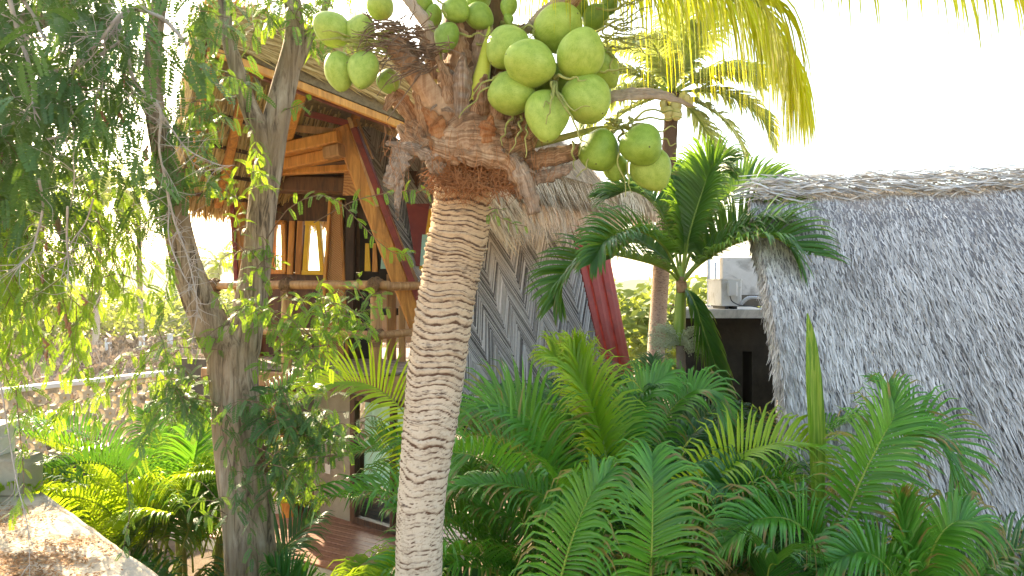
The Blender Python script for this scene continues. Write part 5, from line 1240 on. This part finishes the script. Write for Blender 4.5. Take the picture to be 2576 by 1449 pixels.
areca(gx(1640, 4.3), 4.3, 'areca palm with the big feathered frond facing us at the bottom centre right', 11, 1.5, 1.0, seed=3, azr=(150, 400), elr=(40, 70), extra=[
    ([(1630, 1640, 4.3), (1634, 1500, 4.25), (1640, 1360, 4.25), (1642, 1230, 4.35), (1640, 1150, 4.5)], dict(up=(.05, -1, .45), L=.50, n=56, droop=1.89, lift=0.40, a0=72, a1=30)),
    ([(1370, 1640, 4.2), (1400, 1500, 4.15), (1435, 1370, 4.15), (1480, 1255, 4.2), (1530, 1190, 4.3)], dict(up=(-.3, -1, .5), L=.42, droop=2.32, n=44)),
    ([(1560, 1560, 4.5), (1480, 1380, 4.6), (1400, 1270, 4.7), (1300, 1225, 4.8), (1200, 1222, 4.9), (1120, 1240, 4.9)], dict(up=(.1, -.35, 1), L=.36, droop=2.46, n=51, sides=(1, -1)))])
areca(gx(1430, 5.6), 5.6, 'bright yellow green areca palm just right of the trunk, before the chevron wall', 16, 1.75, 1.45, seed=7, mat=M_areca, extra=[
    ([(1540, 1380, 5.5), (1530, 1200, 5.5), (1505, 1060, 5.6), (1455, 950, 5.7), (1390, 890, 5.8)], dict(up=(.4, -1, .3), mat=M_areca_y, L=.55, droop=1.30, a0=50, a1=22)),
    ([(1450, 1380, 5.4), (1400, 1250, 5.3), (1330, 1160, 5.3), (1240, 1120, 5.35), (1140, 1180, 5.4), (1115, 1260, 5.4)], dict(up=(.15, -.8, .8), L=.55, droop=1.01, lift=0.70, n=57)),
    ([(1440, 1300, 5.6), (1400, 1160, 5.5), (1340, 1060, 5.5), (1250, 1020, 5.6), (1160, 1060, 5.7)], dict(up=(.1, -.9, .7), L=.52, droop=0.87, lift=0.70)),
    ([(1530, 1300, 5.6), (1500, 1120, 5.6), (1470, 980, 5.7), (1445, 870, 5.8)], dict(up=(.0, -1, .2), mat=M_areca_y, L=.46, droop=1.16, a0=34, a1=14)),
    ([(1540, 1300, 5.6), (1560, 1130, 5.6), (1610, 1000, 5.7), (1680, 940, 5.8)], dict(up=(-.3, -.9, .5), L=.42, droop=1.74))])
areca(gx(1770, 6.2), 6.2, 'blue green areca palm below the fruit sprays of the small palm', 16, 1.5, 1.35, seed=12, extra=[
    ([(1640, 1400, 6.0), (1640, 1200, 6.0), (1660, 1080, 6.0), (1720, 1000, 6.0), (1780, 985, 6.0), (1830, 1060, 6.0)], dict(up=(-.3, -.7, .8), L=.42, droop=1.89)),
    ([(1640, 1350, 6.0), (1600, 1180, 6.0), (1570, 1060, 6.0), (1520, 1000, 6.1)], dict(up=(.3, -.9, .5), L=.42, droop=1.89))])
areca(gx(1960, 5.0), 5.0, 'areca palm whose yellow green arching frond bends left under the tall spear', 12, 1.5, 1.1, seed=17, extra=[
    ([(1690, 1330, 4.8), (1745, 1235, 4.75), (1830, 1160, 4.75), (1930, 1122, 4.8), (2030, 1130, 4.9), (2085, 1200, 4.95)], dict(up=(-.1, -.7, .9), mat=M_areca_y, L=.40, droop=1.45, lift=0.94, n=48)),
    ([(1950, 1480, 4.9), (1860, 1340, 4.7), (1760, 1290, 4.6), (1660, 1330, 4.6)], dict(up=(0, -.6, 1), L=.42, droop=1.74)),
    ([(1960, 1480, 4.9), (1930, 1330, 4.7), (1870, 1240, 4.6), (1790, 1210, 4.6)], dict(up=(0, -.7, 1), L=.42, droop=1.59, mat=M_areca_d))])
sp = areca(gx(2120, 4.9), 4.9, 'areca palm with one tall unopened striped spear standing before the grey thatch', 9, 1.4, 1.2, seed=23, azr=(-100, 200), extra=[
    ([(2085, 1480, 4.7), (2120, 1330, 4.6), (2165, 1210, 4.6), (2215, 1110, 4.65), (2250, 1040, 4.75), (2235, 985, 4.9)], dict(up=(-.3, -1, .35), L=.46, droop=1.16, lift=0.58, n=57)),
    ([(2130, 1400, 4.8), (2190, 1210, 4.8), (2260, 1110, 4.8), (2330, 1090, 4.75), (2385, 1150, 4.7), (2400, 1260, 4.7)], dict(up=(-.2, -.6, .9), L=.44, droop=1.16, lift=0.70, n=53)),
    ([(2100, 1500, 4.5), (2060, 1380, 4.4), (1990, 1310, 4.35), (1900, 1310, 4.3), (1820, 1370, 4.3)], dict(up=(.1, -.6, 1), L=.42, droop=1.89))])
mb = MB(); ribbon(mb, Q((2052, 1420, 4.85), (2052, 1290, 4.85), (2048, 1100, 4.85), (2040, 950, 4.86), (2036, 850, 4.87), (2031, 788, 4.88)), [.04, .085, .125, .115, .07, .006], 40, V((.1, -1, 0)), -.35, .004, .5, 0, 0, .004, 9)
M_spear = None
def spear_mat():
    m, nt, N, out, L = nodes('unopened spear leaf')
    w_ = noi(N, L, 5., 3, .5, coords(N, L, (11, 11, .35)))
    col = ramp(N, L, w_, [(.4, (.10, .24, .015)), (.5, (.20, .36, .03)), (.58, (.34, .46, .07)), (.64, (.14, .29, .02))])
    b = principled(N, L, None, col, .4); tr = N('ShaderNodeBsdfTranslucent'); L(mixc(N, L, .5, col, (.5, .6, .05)), tr.inputs['Color'])
    mx = N('ShaderNodeMixShader'); mx.inputs[0].default_value = .35; L(b.outputs[0], mx.inputs[1]); L(tr.outputs[0], mx.inputs[2]); L(mx.outputs[0], out.inputs['Surface']); return m
mb.build('spear_leaf', spear_mat(), sp)['label'] = 'tall unopened striped spear leaf'
areca(gx(1300, 6.7), 6.7, 'tall areca palm against the foot of the chevron wall beside the palm trunk', 15, 1.5, 1.75, seed=81)
areca(gx(1560, 5.3), 5.3, 'deep green areca palm in the middle, behind the big feathered frond', 12, 1.45, 1.35, seed=83)
areca(gx(2240, 5.4), 5.4, 'areca palm behind the curling fronds, close to the grey thatch', 10, 1.3, 1.1, seed=85)
areca(gx(2370, 4.7), 4.7, 'areca palm at the lower right, its fronds curling before the grey thatch', 12, 1.15, .95, seed=29, extra=[
    ([(2300, 1560, 4.4), (2290, 1440, 4.3), (2275, 1340, 4.3), (2262, 1262, 4.3)], dict(up=(.2, -1, .3), L=.34, droop=0.87, a0=30, a1=12, lift=0.22)),
    ([(2310, 1560, 4.4), (2330, 1430, 4.35), (2370, 1340, 4.3), (2430, 1310, 4.3), (2480, 1370, 4.3)], dict(up=(-.2, -.7, .8), L=.36, droop=2.03)),
    ([(2290, 1560, 4.3), (2240, 1440, 4.2), (2170, 1390, 4.2), (2080, 1420, 4.2)], dict(up=(.2, -.7, .9), L=.38, droop=2.03))])
areca(gx(2520, 4.9), 4.9, 'low areca palm along the bottom right edge beneath the thatch eave', 16, .9, .8, seed=31, Ll=.36, elr=(35, 70))
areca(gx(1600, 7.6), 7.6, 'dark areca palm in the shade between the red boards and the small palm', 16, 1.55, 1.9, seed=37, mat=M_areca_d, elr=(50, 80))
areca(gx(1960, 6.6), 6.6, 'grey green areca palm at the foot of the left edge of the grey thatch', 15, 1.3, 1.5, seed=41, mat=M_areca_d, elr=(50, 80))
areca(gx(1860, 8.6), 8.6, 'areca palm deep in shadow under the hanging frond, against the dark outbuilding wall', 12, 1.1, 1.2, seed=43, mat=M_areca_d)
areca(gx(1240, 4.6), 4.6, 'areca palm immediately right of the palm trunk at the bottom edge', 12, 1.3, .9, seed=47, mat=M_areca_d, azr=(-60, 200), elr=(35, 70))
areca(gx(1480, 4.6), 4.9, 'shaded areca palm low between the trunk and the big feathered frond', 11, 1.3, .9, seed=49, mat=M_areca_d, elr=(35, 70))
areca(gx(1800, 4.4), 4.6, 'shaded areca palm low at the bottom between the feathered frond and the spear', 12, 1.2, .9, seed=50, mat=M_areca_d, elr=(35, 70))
areca(gx(1020, 6.4), 6.4, 'areca palm left of the palm trunk, lime green fan frond before the balcony', 1, .8, .8, seed=53, azr=(-60, 80), extra=[
    ([(1075, 1330, 6.3), (1062, 1180, 6.25), (1030, 1060, 6.2), (960, 985, 6.15), (880, 960, 6.1), (800, 985, 6.1)], dict(up=(.1, -.9, .7), mat=M_areca_y, L=.56, droop=0.65, lift=0.82, n=48, a0=72, a1=25))])
areca(gx(900, 4.9), 4.9, 'fan-like palm tuft at the bottom edge before the deck', 12, .62, 1.42, seed=59, azr=(0, 360), elr=(40, 82), Ll=.42, w=.02, bendr=(20, 50), mat=M_areca_y)
areca(gx(250, 7.0), 7.0, 'sunlit lime green areca palm beside the flat roof, leftmost of the lit clump', 15, 1.35, 1.1, seed=61, mat=M_areca_y, group='areca palms left of the forked tree')
areca(gx(375, 7.3), 7.3, 'sunlit lime areca palm in the middle of the clump below the breeze block wall', 16, 1.5, 1.2, seed=63, mat=M_areca_y, group='areca palms left of the forked tree')
areca(gx(490, 7.6), 7.6, 'tall dark feathered areca palm just left of the forked tree trunk', 14, 1.9, 1.3, seed=67, group='areca palms left of the forked tree', extra=[
    ([(455, 1400, 7.2), (470, 1260, 7.1), (490, 1150, 7.1), (510, 1050, 7.2)], dict(up=(.1, -1, .3), L=.5, droop=1.01)), ([(450, 1400, 7.2), (500, 1280, 7.0), (560, 1220, 6.9)], dict(up=(0, -1, .5), L=.45))])
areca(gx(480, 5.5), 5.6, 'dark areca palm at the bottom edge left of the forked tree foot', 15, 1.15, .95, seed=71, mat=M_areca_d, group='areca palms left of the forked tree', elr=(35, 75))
# ---------------------------------------------------------------- forked tamarind tree
random.seed(77)
def tree_tube(mb, pts, n, sd=28, rough=.10):
    if sd == 28: sd = 72; n *= 3
    c = Q(*[(a, b, y) for a, b, y, r in pts]); rr = [r * y / FPX for a, b, y, r in pts]
    off = U(0, 90)
    tube(mb, c, rr, sd, n, .5, 0, lambda i, an, p: 1 + rough * noise.noise(V((math.cos(an) * 1.6 + off, math.sin(an) * 1.6, p.z * 1.6))) + rough * .5 * noise.noise(V((math.cos(an) * 6 + off, math.sin(an) * 6, p.z * 3))) + .05 * min(.35, abs(noise.noise(V((math.cos(an) * 5.5 + off + .25 * noise.noise(p * 5), math.sin(an) * 5.5, p.z * .9))))) * 2)
ft = thing('forked_tree', 'tree with grey fissured trunk forking in two, before the balcony left of the palm', 'tree', (P(640, 0, 5.4).x, 5.4, 0))
mb = MB()
tree_tube(mb, [(660, 2100, 5.4, 72), (648, 1600, 5.4, 68), (634, 1449, 5.4, 62), (622, 1300, 5.4, 58), (604, 1150, 5.4, 56), (590, 1000, 5.42, 56), (584, 930, 5.45, 60), (588, 870, 5.46, 58), (592, 820, 5.47, 40)], 130)
tree_tube(mb, [(590, 960, 5.45, 40), (570, 895, 5.45, 48), (528, 815, 5.42, 42), (490, 730, 5.38, 37), (462, 640, 5.33, 33), (436, 520, 5.3, 30), (408, 370, 5.25, 26), (386, 230, 5.2, 22), (392, 60, 5.1, 18), (430, -140, 5.0, 15)], 120)
tree_tube(mb, [(585, 960, 5.45, 42), (606, 870, 5.47, 46), (630, 765, 5.5, 37), (648, 650, 5.55, 34), (660, 520, 5.58, 33), (678, 400, 5.6, 33), (698, 290, 5.65, 31), (722, 185, 5.7, 28), (740, 95, 5.7, 24), (736, 10, 5.7, 20), (720, -140, 5.7, 16)], 120)
tree_tube(mb, [(676, 420, 5.6, 24), (655, 335, 5.57, 25), (622, 255, 5.55, 21), (592, 160, 5.5, 18), (570, 70, 5.5, 15), (556, -120, 5.45, 12)], 70, 20)
tree_tube(mb, [(728, 190, 5.7, 14), (752, 150, 5.72, 16), (778, 95, 5.75, 11), (812, 40, 5.8, 9), (840, -80, 5.9, 7)], 40, 16)
for (x, y, Y, r) in [(655, 1115, 5.1, 34), (690, 850, 5.2, 16), (604, 720, 5.3, 14)]: pass
mb.build('trunk', M_bark, ft)
mb = MB()   # burl with torn bark at the right of the trunk
for i in range(70):
    b = P(U(645, 668), U(1125, 1185), 5.18); d = (V((U(.2, 1), U(-.8, .2), U(-.8, .8)))).normalized(); s = U(.02, .06)
    ribbon(mb, [b, b + d * s * .6, b + d * s + jit(.02)], [.03, .025, .008], 4, d.orthogonal(), .3, .003, rnd(), 0, 0, 0, 3)
mb.build('torn_bark', M_boot, ft)
L1, T1 = MB(), MB()
def tw(pts, dens=26, Ll=.13, r0=.45, **k): leafy(L1, T1, Q(*pts), dens, Ll, r0=r0, **k)
def tuft(px, py, Y, rx, ry, n, L=.35, dens=20, Ll=.15, r0=.5, dr=.5):
    for i in range(n):
        b = P(px + U(-rx, rx), py + U(-ry, ry), Y + U(-.3, .3)); d = V((U(-1, 1), U(-1, .4), U(-.7, .5))).normalized() * L * U(.6, 1.3)
        leafy(L1, T1, [b, b + d * .5 + UP * .02, b + d - UP * L * .3 * dr], dens, Ll, dr, r0=r0)
# dense shaded masses both sides of the trunk
tuft(740, 1035, 5.2, 80, 55, 26, .33, 20, .14, .3); tuft(750, 1120, 5.1, 60, 60, 18, .33, 20, .14, .35); tuft(700, 1010, 5.0, 50, 50, 10, .3, 20, .14, .3)
tuft(470, 990, 5.3, 60, 45, 22, .35, 24, .12, .4); tuft(700, 1180, 4.9, 30, 50, 8, .3, 24, .10, .4); tuft(655, 1040, 4.95, 30, 30, 3, .25, 22, .1, .35)
tuft(560, 1290, 5.0, 40, 40, 6, .25, 24, .1, .35); tuft(860, 1070, 5.3, 40, 40, 6, .33, 20, .13, .4)
# bright shoots
L2 = MB()
def tw2(pts, dens=26, Ll=.12, **k): leafy(L2, T1, Q(*pts), dens, Ll, r0=.5, rj=.4, **k)
def tuft2(px, py, Y, rx, ry, n, L=.3, dens=26, Ll=.10, dr=.3):
    for i in range(n):
        b = P(px + U(-rx, rx), py + U(-ry, ry), Y + U(-.25, .25)); d = V((U(-1, 1), U(-1, .4), U(-.5, .7))).normalized() * L * U(.6, 1.3)
        leafy(L2, T1, [b, b + d * .5 + UP * .03, b + d - UP * L * .3 * dr], dens, Ll, dr, r0=.5, rj=.4)
tw2([(665, 780, 5.3), (730, 860, 5.1), (800, 800, 5.0), (815, 745, 5.0)]); tw2([(670, 830, 5.3), (760, 840, 5.1), (850, 830, 5.0), (915, 770, 5.0)]); tw2([(650, 900, 5.2), (740, 880, 5.0), (830, 860, 4.9), (880, 745, 4.9)])
tuft2(800, 830, 5.0, 80, 60, 26, .3); tuft2(760, 900, 5.0, 50, 40, 12, .28); tuft2(880, 800, 5.0, 40, 50, 10, .28); tuft2(690, 800, 5.2, 30, 50, 8); tuft2(840, 1120, 4.95, 40, 50, 6); tuft2(765, 1180, 4.9, 40, 30, 4)
tuft2(640, 690, 5.3, 22, 50, 6, .20); tuft2(632, 600, 5.3, 28, 40, 5, .20, 26, .09); tuft2(608, 475, 5.2, 30, 45, 8, .22, 28, .10); tuft2(640, 420, 5.3, 25, 30, 2, .2); tuft2(715, 660, 5.3, 30, 30, 3, .2)
tuft2(615, 780, 5.2, 40, 60, 8, .25)
tw2([(620, 300, 5.4), (640, 345, 5.3), (650, 400, 5.2)]); tw2([(720, 275, 5.6), (750, 265, 5.5), (785, 250, 5.4)], Ll=.12)
# the two thin sprigs crossing in front of the house
tw2([(672, 600, 5.4), (720, 530, 4.9), (790, 492, 4.6), (850, 505, 4.5), (905, 560, 4.45), (960, 615, 4.4), (1000, 640, 4.4), (1040, 632, 4.4)], 17, .085, droop=.15, tip_only=.12)
tw2([(790, 560, 5.0), (880, 510, 4.7), (950, 490, 4.5), (1030, 478, 4.2), (1090, 474, 4.1)], 13, .085, droop=.15, tip_only=.2)
tw2([(1226, 545, 3.5), (1240, 535, 3.45), (1280, 560, 3.42), (1326, 570, 3.4)], 40, .05, droop=.3)
tw2([(1226, 530, 3.5), (1245, 524, 3.46), (1268, 530, 3.44)], 30, .04, droop=.3)
# upper crown over the roof end
tuft(545, 40, 5.2, 35, 80, 8, .3, 20, .13, .45); tuft(530, 220, 5.1, 35, 60, 7, .3, 20, .14, .45); tuft(625, 200, 5.4, 20, 60, 3, .25, 20, .12, .5); tuft(590, 130, 5.3, 25, 80, 5, .25)
tuft(470, 20, 5.0, 40, 50, 8, .3); tuft(490, 310, 5.0, 40, 40, 8, .3); tuft(450, 380, 5.0, 40, 50, 9, .28); tuft2(800, 50, 5.7, 45, 60, 16, .35, 26, .12); tuft2(760, 30, 5.7, 30, 60, 8, .3); tuft2(850, 20, 5.9, 40, 30, 8, .3); tuft(690, 20, 5.6, 50, 40, 9, .3)
tuft(690, 60, 5.5, 30, 40, 3, .3); tuft(515, 460, 5.0, 35, 30, 5, .25); tuft(440, 470, 5.0, 40, 40, 9, .28)
# long drooping sprays towards the wall

tw2([(560, 880, 5.2), (430, 875, 5.3), (330, 900, 5.5), (250, 945, 5.6)], 20, .13); tw2([(530, 960, 5.2), (420, 955, 5.3), (320, 975, 5.5), (200, 1010, 5.6), (130, 1050, 5.6)], 20, .13); tw2([(525, 1010, 5.2), (440, 1040, 5.2), (370, 1100, 5.3), (340, 1180, 5.3)], 20, .13)
tw([(530, 1010, 5.1), (440, 1000, 5.1), (380, 1060, 5.1), (340, 1140, 5.1)], 24, .12, r0=.5); tw([(560, 1020, 5.1), (600, 1140, 5.0), (625, 1290, 4.9), (635, 1430, 4.9)], 26, .09, r0=.35, droop=.3); tw([(545, 1020, 5.1), (570, 1130, 4.98), (590, 1220, 4.95), (600, 1290, 4.95)], 30, .10, r0=.3, droop=.2)
for k in range(8): tw2([(350 + k * 22, 1240 + k * 6, 4.9), (340 + k * 22, 1300 + k * 6, 4.85), (335 + k * 23, 1350 + k * 6, 4.8)], 14, .08, r0=.3) if False else None
tw([(318, 1190, 4.8), (325, 1300, 4.7), (305, 1400, 4.6)], 24, .09, r0=.35); tw([(395, 820, 5.0), (415, 880, 4.9), (425, 930, 4.9)], 24, .1, r0=.5); tw([(445, 640, 5.1), (420, 720, 5.0), (410, 800, 5.0)], 24, .11)
for s_ in ([(300, 930, 5.5), (250, 1000, 5.5), (235, 1080, 5.5)], [(380, 900, 5.4), (330, 960, 5.4), (320, 1040, 5.4)], [(450, 880, 5.3), (400, 930, 5.3), (390, 1000, 5.3)], [(200, 1000, 5.6), (150, 1030, 5.6), (130, 1090, 5.6)], [(560, 850, 5.2), (480, 850, 5.3), (400, 865, 5.4), (290, 905, 5.5)], [(130, 1010, 5.5), (60, 1040, 5.5), (20, 1060, 5.5)]):
    tw2(s_, 24, .13)
L1.add(T1.v, T1.f, .5, None, 1); L1.build('crown', [M_tam, M_twig], ft, False); L2.build('young_shoots', M_tam2, ft, False)

# ---------------------------------------------------------------- the overhanging tree at the left
random.seed(99)
ot = thing('tamarind_tree', 'dense tamarind tree hanging into the left side with dry whitish twigs and brown pods', 'tree', (-5.4, 5.6, 0))
mb = MB()
def limb(pts, r, n=60): tree_tube(mb, [(a, b, y, rr) for (a, b, y), rr in zip(pts, r)], n, 18, .12)
tr0 = [V((-5.4, 5.6, 0)), V((-5.3, 5.5, 2.)), V((-5.1, 5.5, 4.)), V((-4.9, 5.5, 6.2))]
tube(mb, tr0, [.30, .25, .22, .16], 24, 60, .5, 0, lambda i, an, p: 1 + .12 * noise.noise(V((an, p.z * 2, 0))))
limb([(-330, 150, 5.5), (-150, 90, 5.5), (60, 60, 5.6), (200, -20, 5.8), (330, -120, 6.)], [40, 34, 28, 20, 12]); limb([(-330, 120, 5.5), (-180, -40, 5.8), (20, -60, 6.2), (170, 30, 6.4), (300, 60, 6.5)], [36, 28, 24, 16, 9])
limb([(-330, 300, 5.5), (-120, 330, 5.6), (30, 420, 5.6), (120, 520, 5.6), (160, 600, 5.6)], [36, 28, 20, 12, 7]); limb([(-300, 500, 5.5), (-120, 560, 5.8), (20, 560, 6.0), (90, 640, 6.1)], [30, 22, 14, 8])
mb.build('trunk', M_bark, ot)
L3, L4, T3 = MB(), MB(), MB()
bound = [(-400, 640), (0, 640), (100, 600), (180, 540), (260, 470), (330, 420), (370, 330), (420, 240), (470, 120), (500, 60)]
cnt = 0
for i in range(740):
    px, py = U(-320, 480), U(-260, 560); bd = interp(bound, px)
    if py > bd - 60 or (330 < px < 425 and 270 < py) or (px > 310 and rnd() < .8) or rnd() < .18 * (px > 0): continue
    Y = U(4.0, 7.2); b = P(px, py, Y); l = U(.3, .75)
    a = U(0, 6.28); d = V((math.cos(a), math.sin(a) * .7, U(-.3, .3)))
    e = b + d * l * .5; leafy(L3, T3 if i % 6 == 0 else None, [b, b + d * l * .3, e - UP * l * .2, e + d * .1 - UP * l * .6], 17, .20, .5, 10, r0=.15 + .4 * rnd(), rj=.2)
# lower hanging curtains, sunlit lime put into their leaf colour
for i in range(105):
    px = U(-80, 340); y0 = U(420, 680); Y = U(5.2, 6.8); b = P(px, y0, Y); l = U(.35, .8)
    if py > 900: continue
    leafy(L4, T3, [b, b + V((U(-.1, .1), U(-.1, .1), -l * .4)), b + V((U(-.25, .25), U(-.2, .2), -l))], 12, .16, .6, 10, r0=.5, rj=.4)
for i in range(34):
    px = U(-60, 220); y0 = U(700, 860); Y = U(5.4, 6.8); b = P(px, y0, Y); l = U(.3, .6)
    leafy(L4, T3, [b, b + V((U(-.1, .1), U(-.1, .1), -l * .4)), b + V((U(-.25, .25), U(-.2, .2), -l))], 10, .16, .6, 10, r0=.5, rj=.4)
for s in ([(210, 560, 5.2), (240, 640, 5.1), (300, 720, 5.0), (370, 760, 5.0)], [(300, 540, 5.2), (330, 600, 5.1), (350, 690, 5.0)], [(330, 420, 5.0), (390, 520, 4.9), (420, 640, 4.9), (430, 720, 4.9)], [(280, 520, 5.1), (330, 560, 5.0), (390, 580, 4.9), (430, 560, 4.9)],
          [(250, 700, 5.2), (300, 690, 5.1), (370, 720, 5.0), (410, 760, 5.)], [(120, 640, 5.6), (160, 760, 5.6), (180, 860, 5.6), (190, 960, 5.6)], [(60, 620, 5.6), (90, 740, 5.6), (80, 880, 5.6), (40, 1000, 5.6)], [(0, 900, 5.2), (30, 980, 5.2), (80, 1020, 5.2), (60, 1080, 5.2)], [(40, 980, 5.0), (60, 1230, 4.9), (30, 1290, 4.9)]):
    leafy(L4, T3, Q(*s), 22, .12, .5, 10, r0=.4, rj=.4)
L3.add(T3.v, T3.f, .5, None, 1); L3.build('crown', [M_tam, M_twig], ot, False); L4.build('hanging_sprays', M_tam2, ot, False)
mb = MB()
def dry(pts, r0=6., Y=4.3, side=8):
    r0 *= .72; side *= 2
    c = [P(a, b, Y + .1 * math.sin(i)) for i, (a, b) in enumerate(pts)]; k = Y / FPX
    tube(mb, c, [r0 * k, r0 * .75 * k, r0 * .2 * k], 7, 40, .5, 0, lambda i, an, p: 1 + .25 * noise.noise(p * 30))
    cs = spline(c, 40)
    for i in range(side):
        j = random.randrange(6, 39); d = V((U(-1, 1), U(-.6, .3), U(-1, .5))).normalized(); l = U(.08, .3)
        tube(mb, [cs[j], cs[j] + d * l * .5 + jit(.02), cs[j] + d * l + jit(.04)], [.0026, .0018, .0009], 4, 8)
dry([(55, -20), (62, 5), (85, 40), (105, 85), (130, 115), (165, 135)], 7)
dry([(470, 110), (425, 60), (380, 28), (340, 18), (300, 40), (260, 92), (220, 132), (190, 162), (178, 210), (182, 270), (186, 325), (185, 400), (187, 450), (178, 520)], 7, 4.3, 26)
dry([(410, 45), (350, 24), (310, 40), (275, 90), (225, 150)], 6, 4.25, 16); dry([(320, 30), (322, 85), (326, 165), (346, 215), (380, 242), (405, 282), (400, 370), (415, 450), (425, 520), (425, 600), (460, 690), (494, 740)], 6, 4.3, 30)
dry([(330, 80), (280, 120), (225, 150), (165, 175), (75, 188), (-20, 192)], 5, 4.4, 14); dry([(345, 215), (390, 262), (450, 350), (480, 382), (550, 414), (592, 416)], 4, 4.3, 14)
dry([(20, -20), (48, 90), (70, 150), (82, 220), (85, 270), (102, 302)], 8, 4.2, 10); dry([(-20, 325), (30, 310), (75, 300), (108, 302)], 4, 4.2, 6); dry([(-20, 30), (55, 55), (65, 95), (120, 92), (200, 92), (242, 88)], 4, 4.3, 10)
dry([(170, 520), (168, 600), (172, 660), (168, 740)], 4, 4.3, 10); dry([(98, 450), (108, 520), (90, 600), (70, 650), (-10, 710)], 5, 4.2, 8); dry([(420, 470), (440, 560), (470, 640), (492, 735), (500, 800)], 4, 4.3, 22); dry([(120, 350), (150, 345), (168, 352), (185, 365)], 4, 4.2, 6)
dry([(0, 960), (20, 1080), (40, 1200), (70, 1330), (75, 1460)], 3, 4.0, 4); dry([(262, 85), (262, 160), (258, 210), (260, 235)], 3, 4.2, 6); dry([(235, 500), (215, 560), (175, 620), (150, 720)], 3, 4.3, 6)
mb.build('dry_twigs', M_twigd, ot)
for i, (px, py) in enumerate([(108, 850), (150, 760), (165, 790), (108, 690), (118, 610), (205, 740), (60, 185), (62, 200), (150, 170), (200, 190), (300, 270), (312, 180), (120, 880), (360, 380), (372, 365), (95, 460), (255, 280), (176, 810)]):
    pod = MB(); Y = 4.6 if py < 400 else 5.3; b = P(px, py, Y); l = U(.06, .13); a = U(-.3, .3)
    tube(pod, [b, b + V((a * l * .5, 0, -l * .35)), b + V((a * l, .02, -l * .7)), b + V((a * l * .4, 0, -l))], [.006, .012, .012, .004], 8, 16, .5, 0, lambda i, an, p: 1 + .3 * math.sin(i * 22)); pod.build('seed_pod', M_pod, ot)

# ---------------------------------------------------------------- air
mb = MB(); box(mb, (-960, -80, -4), (960, 1460, 40))
m, nt, N, out, L = nodes('haze')
pv = N('ShaderNodeVolumePrincipled'); pv.inputs['Color'].default_value = (1, .97, .92, 1); pv.inputs['Density'].default_value = .0005; pv.inputs['Anisotropy'].default_value = .55
L(pv.outputs[0], out.inputs['Volume'])
tag(mb.build('haze', m, None, False), None, kind='stuff')
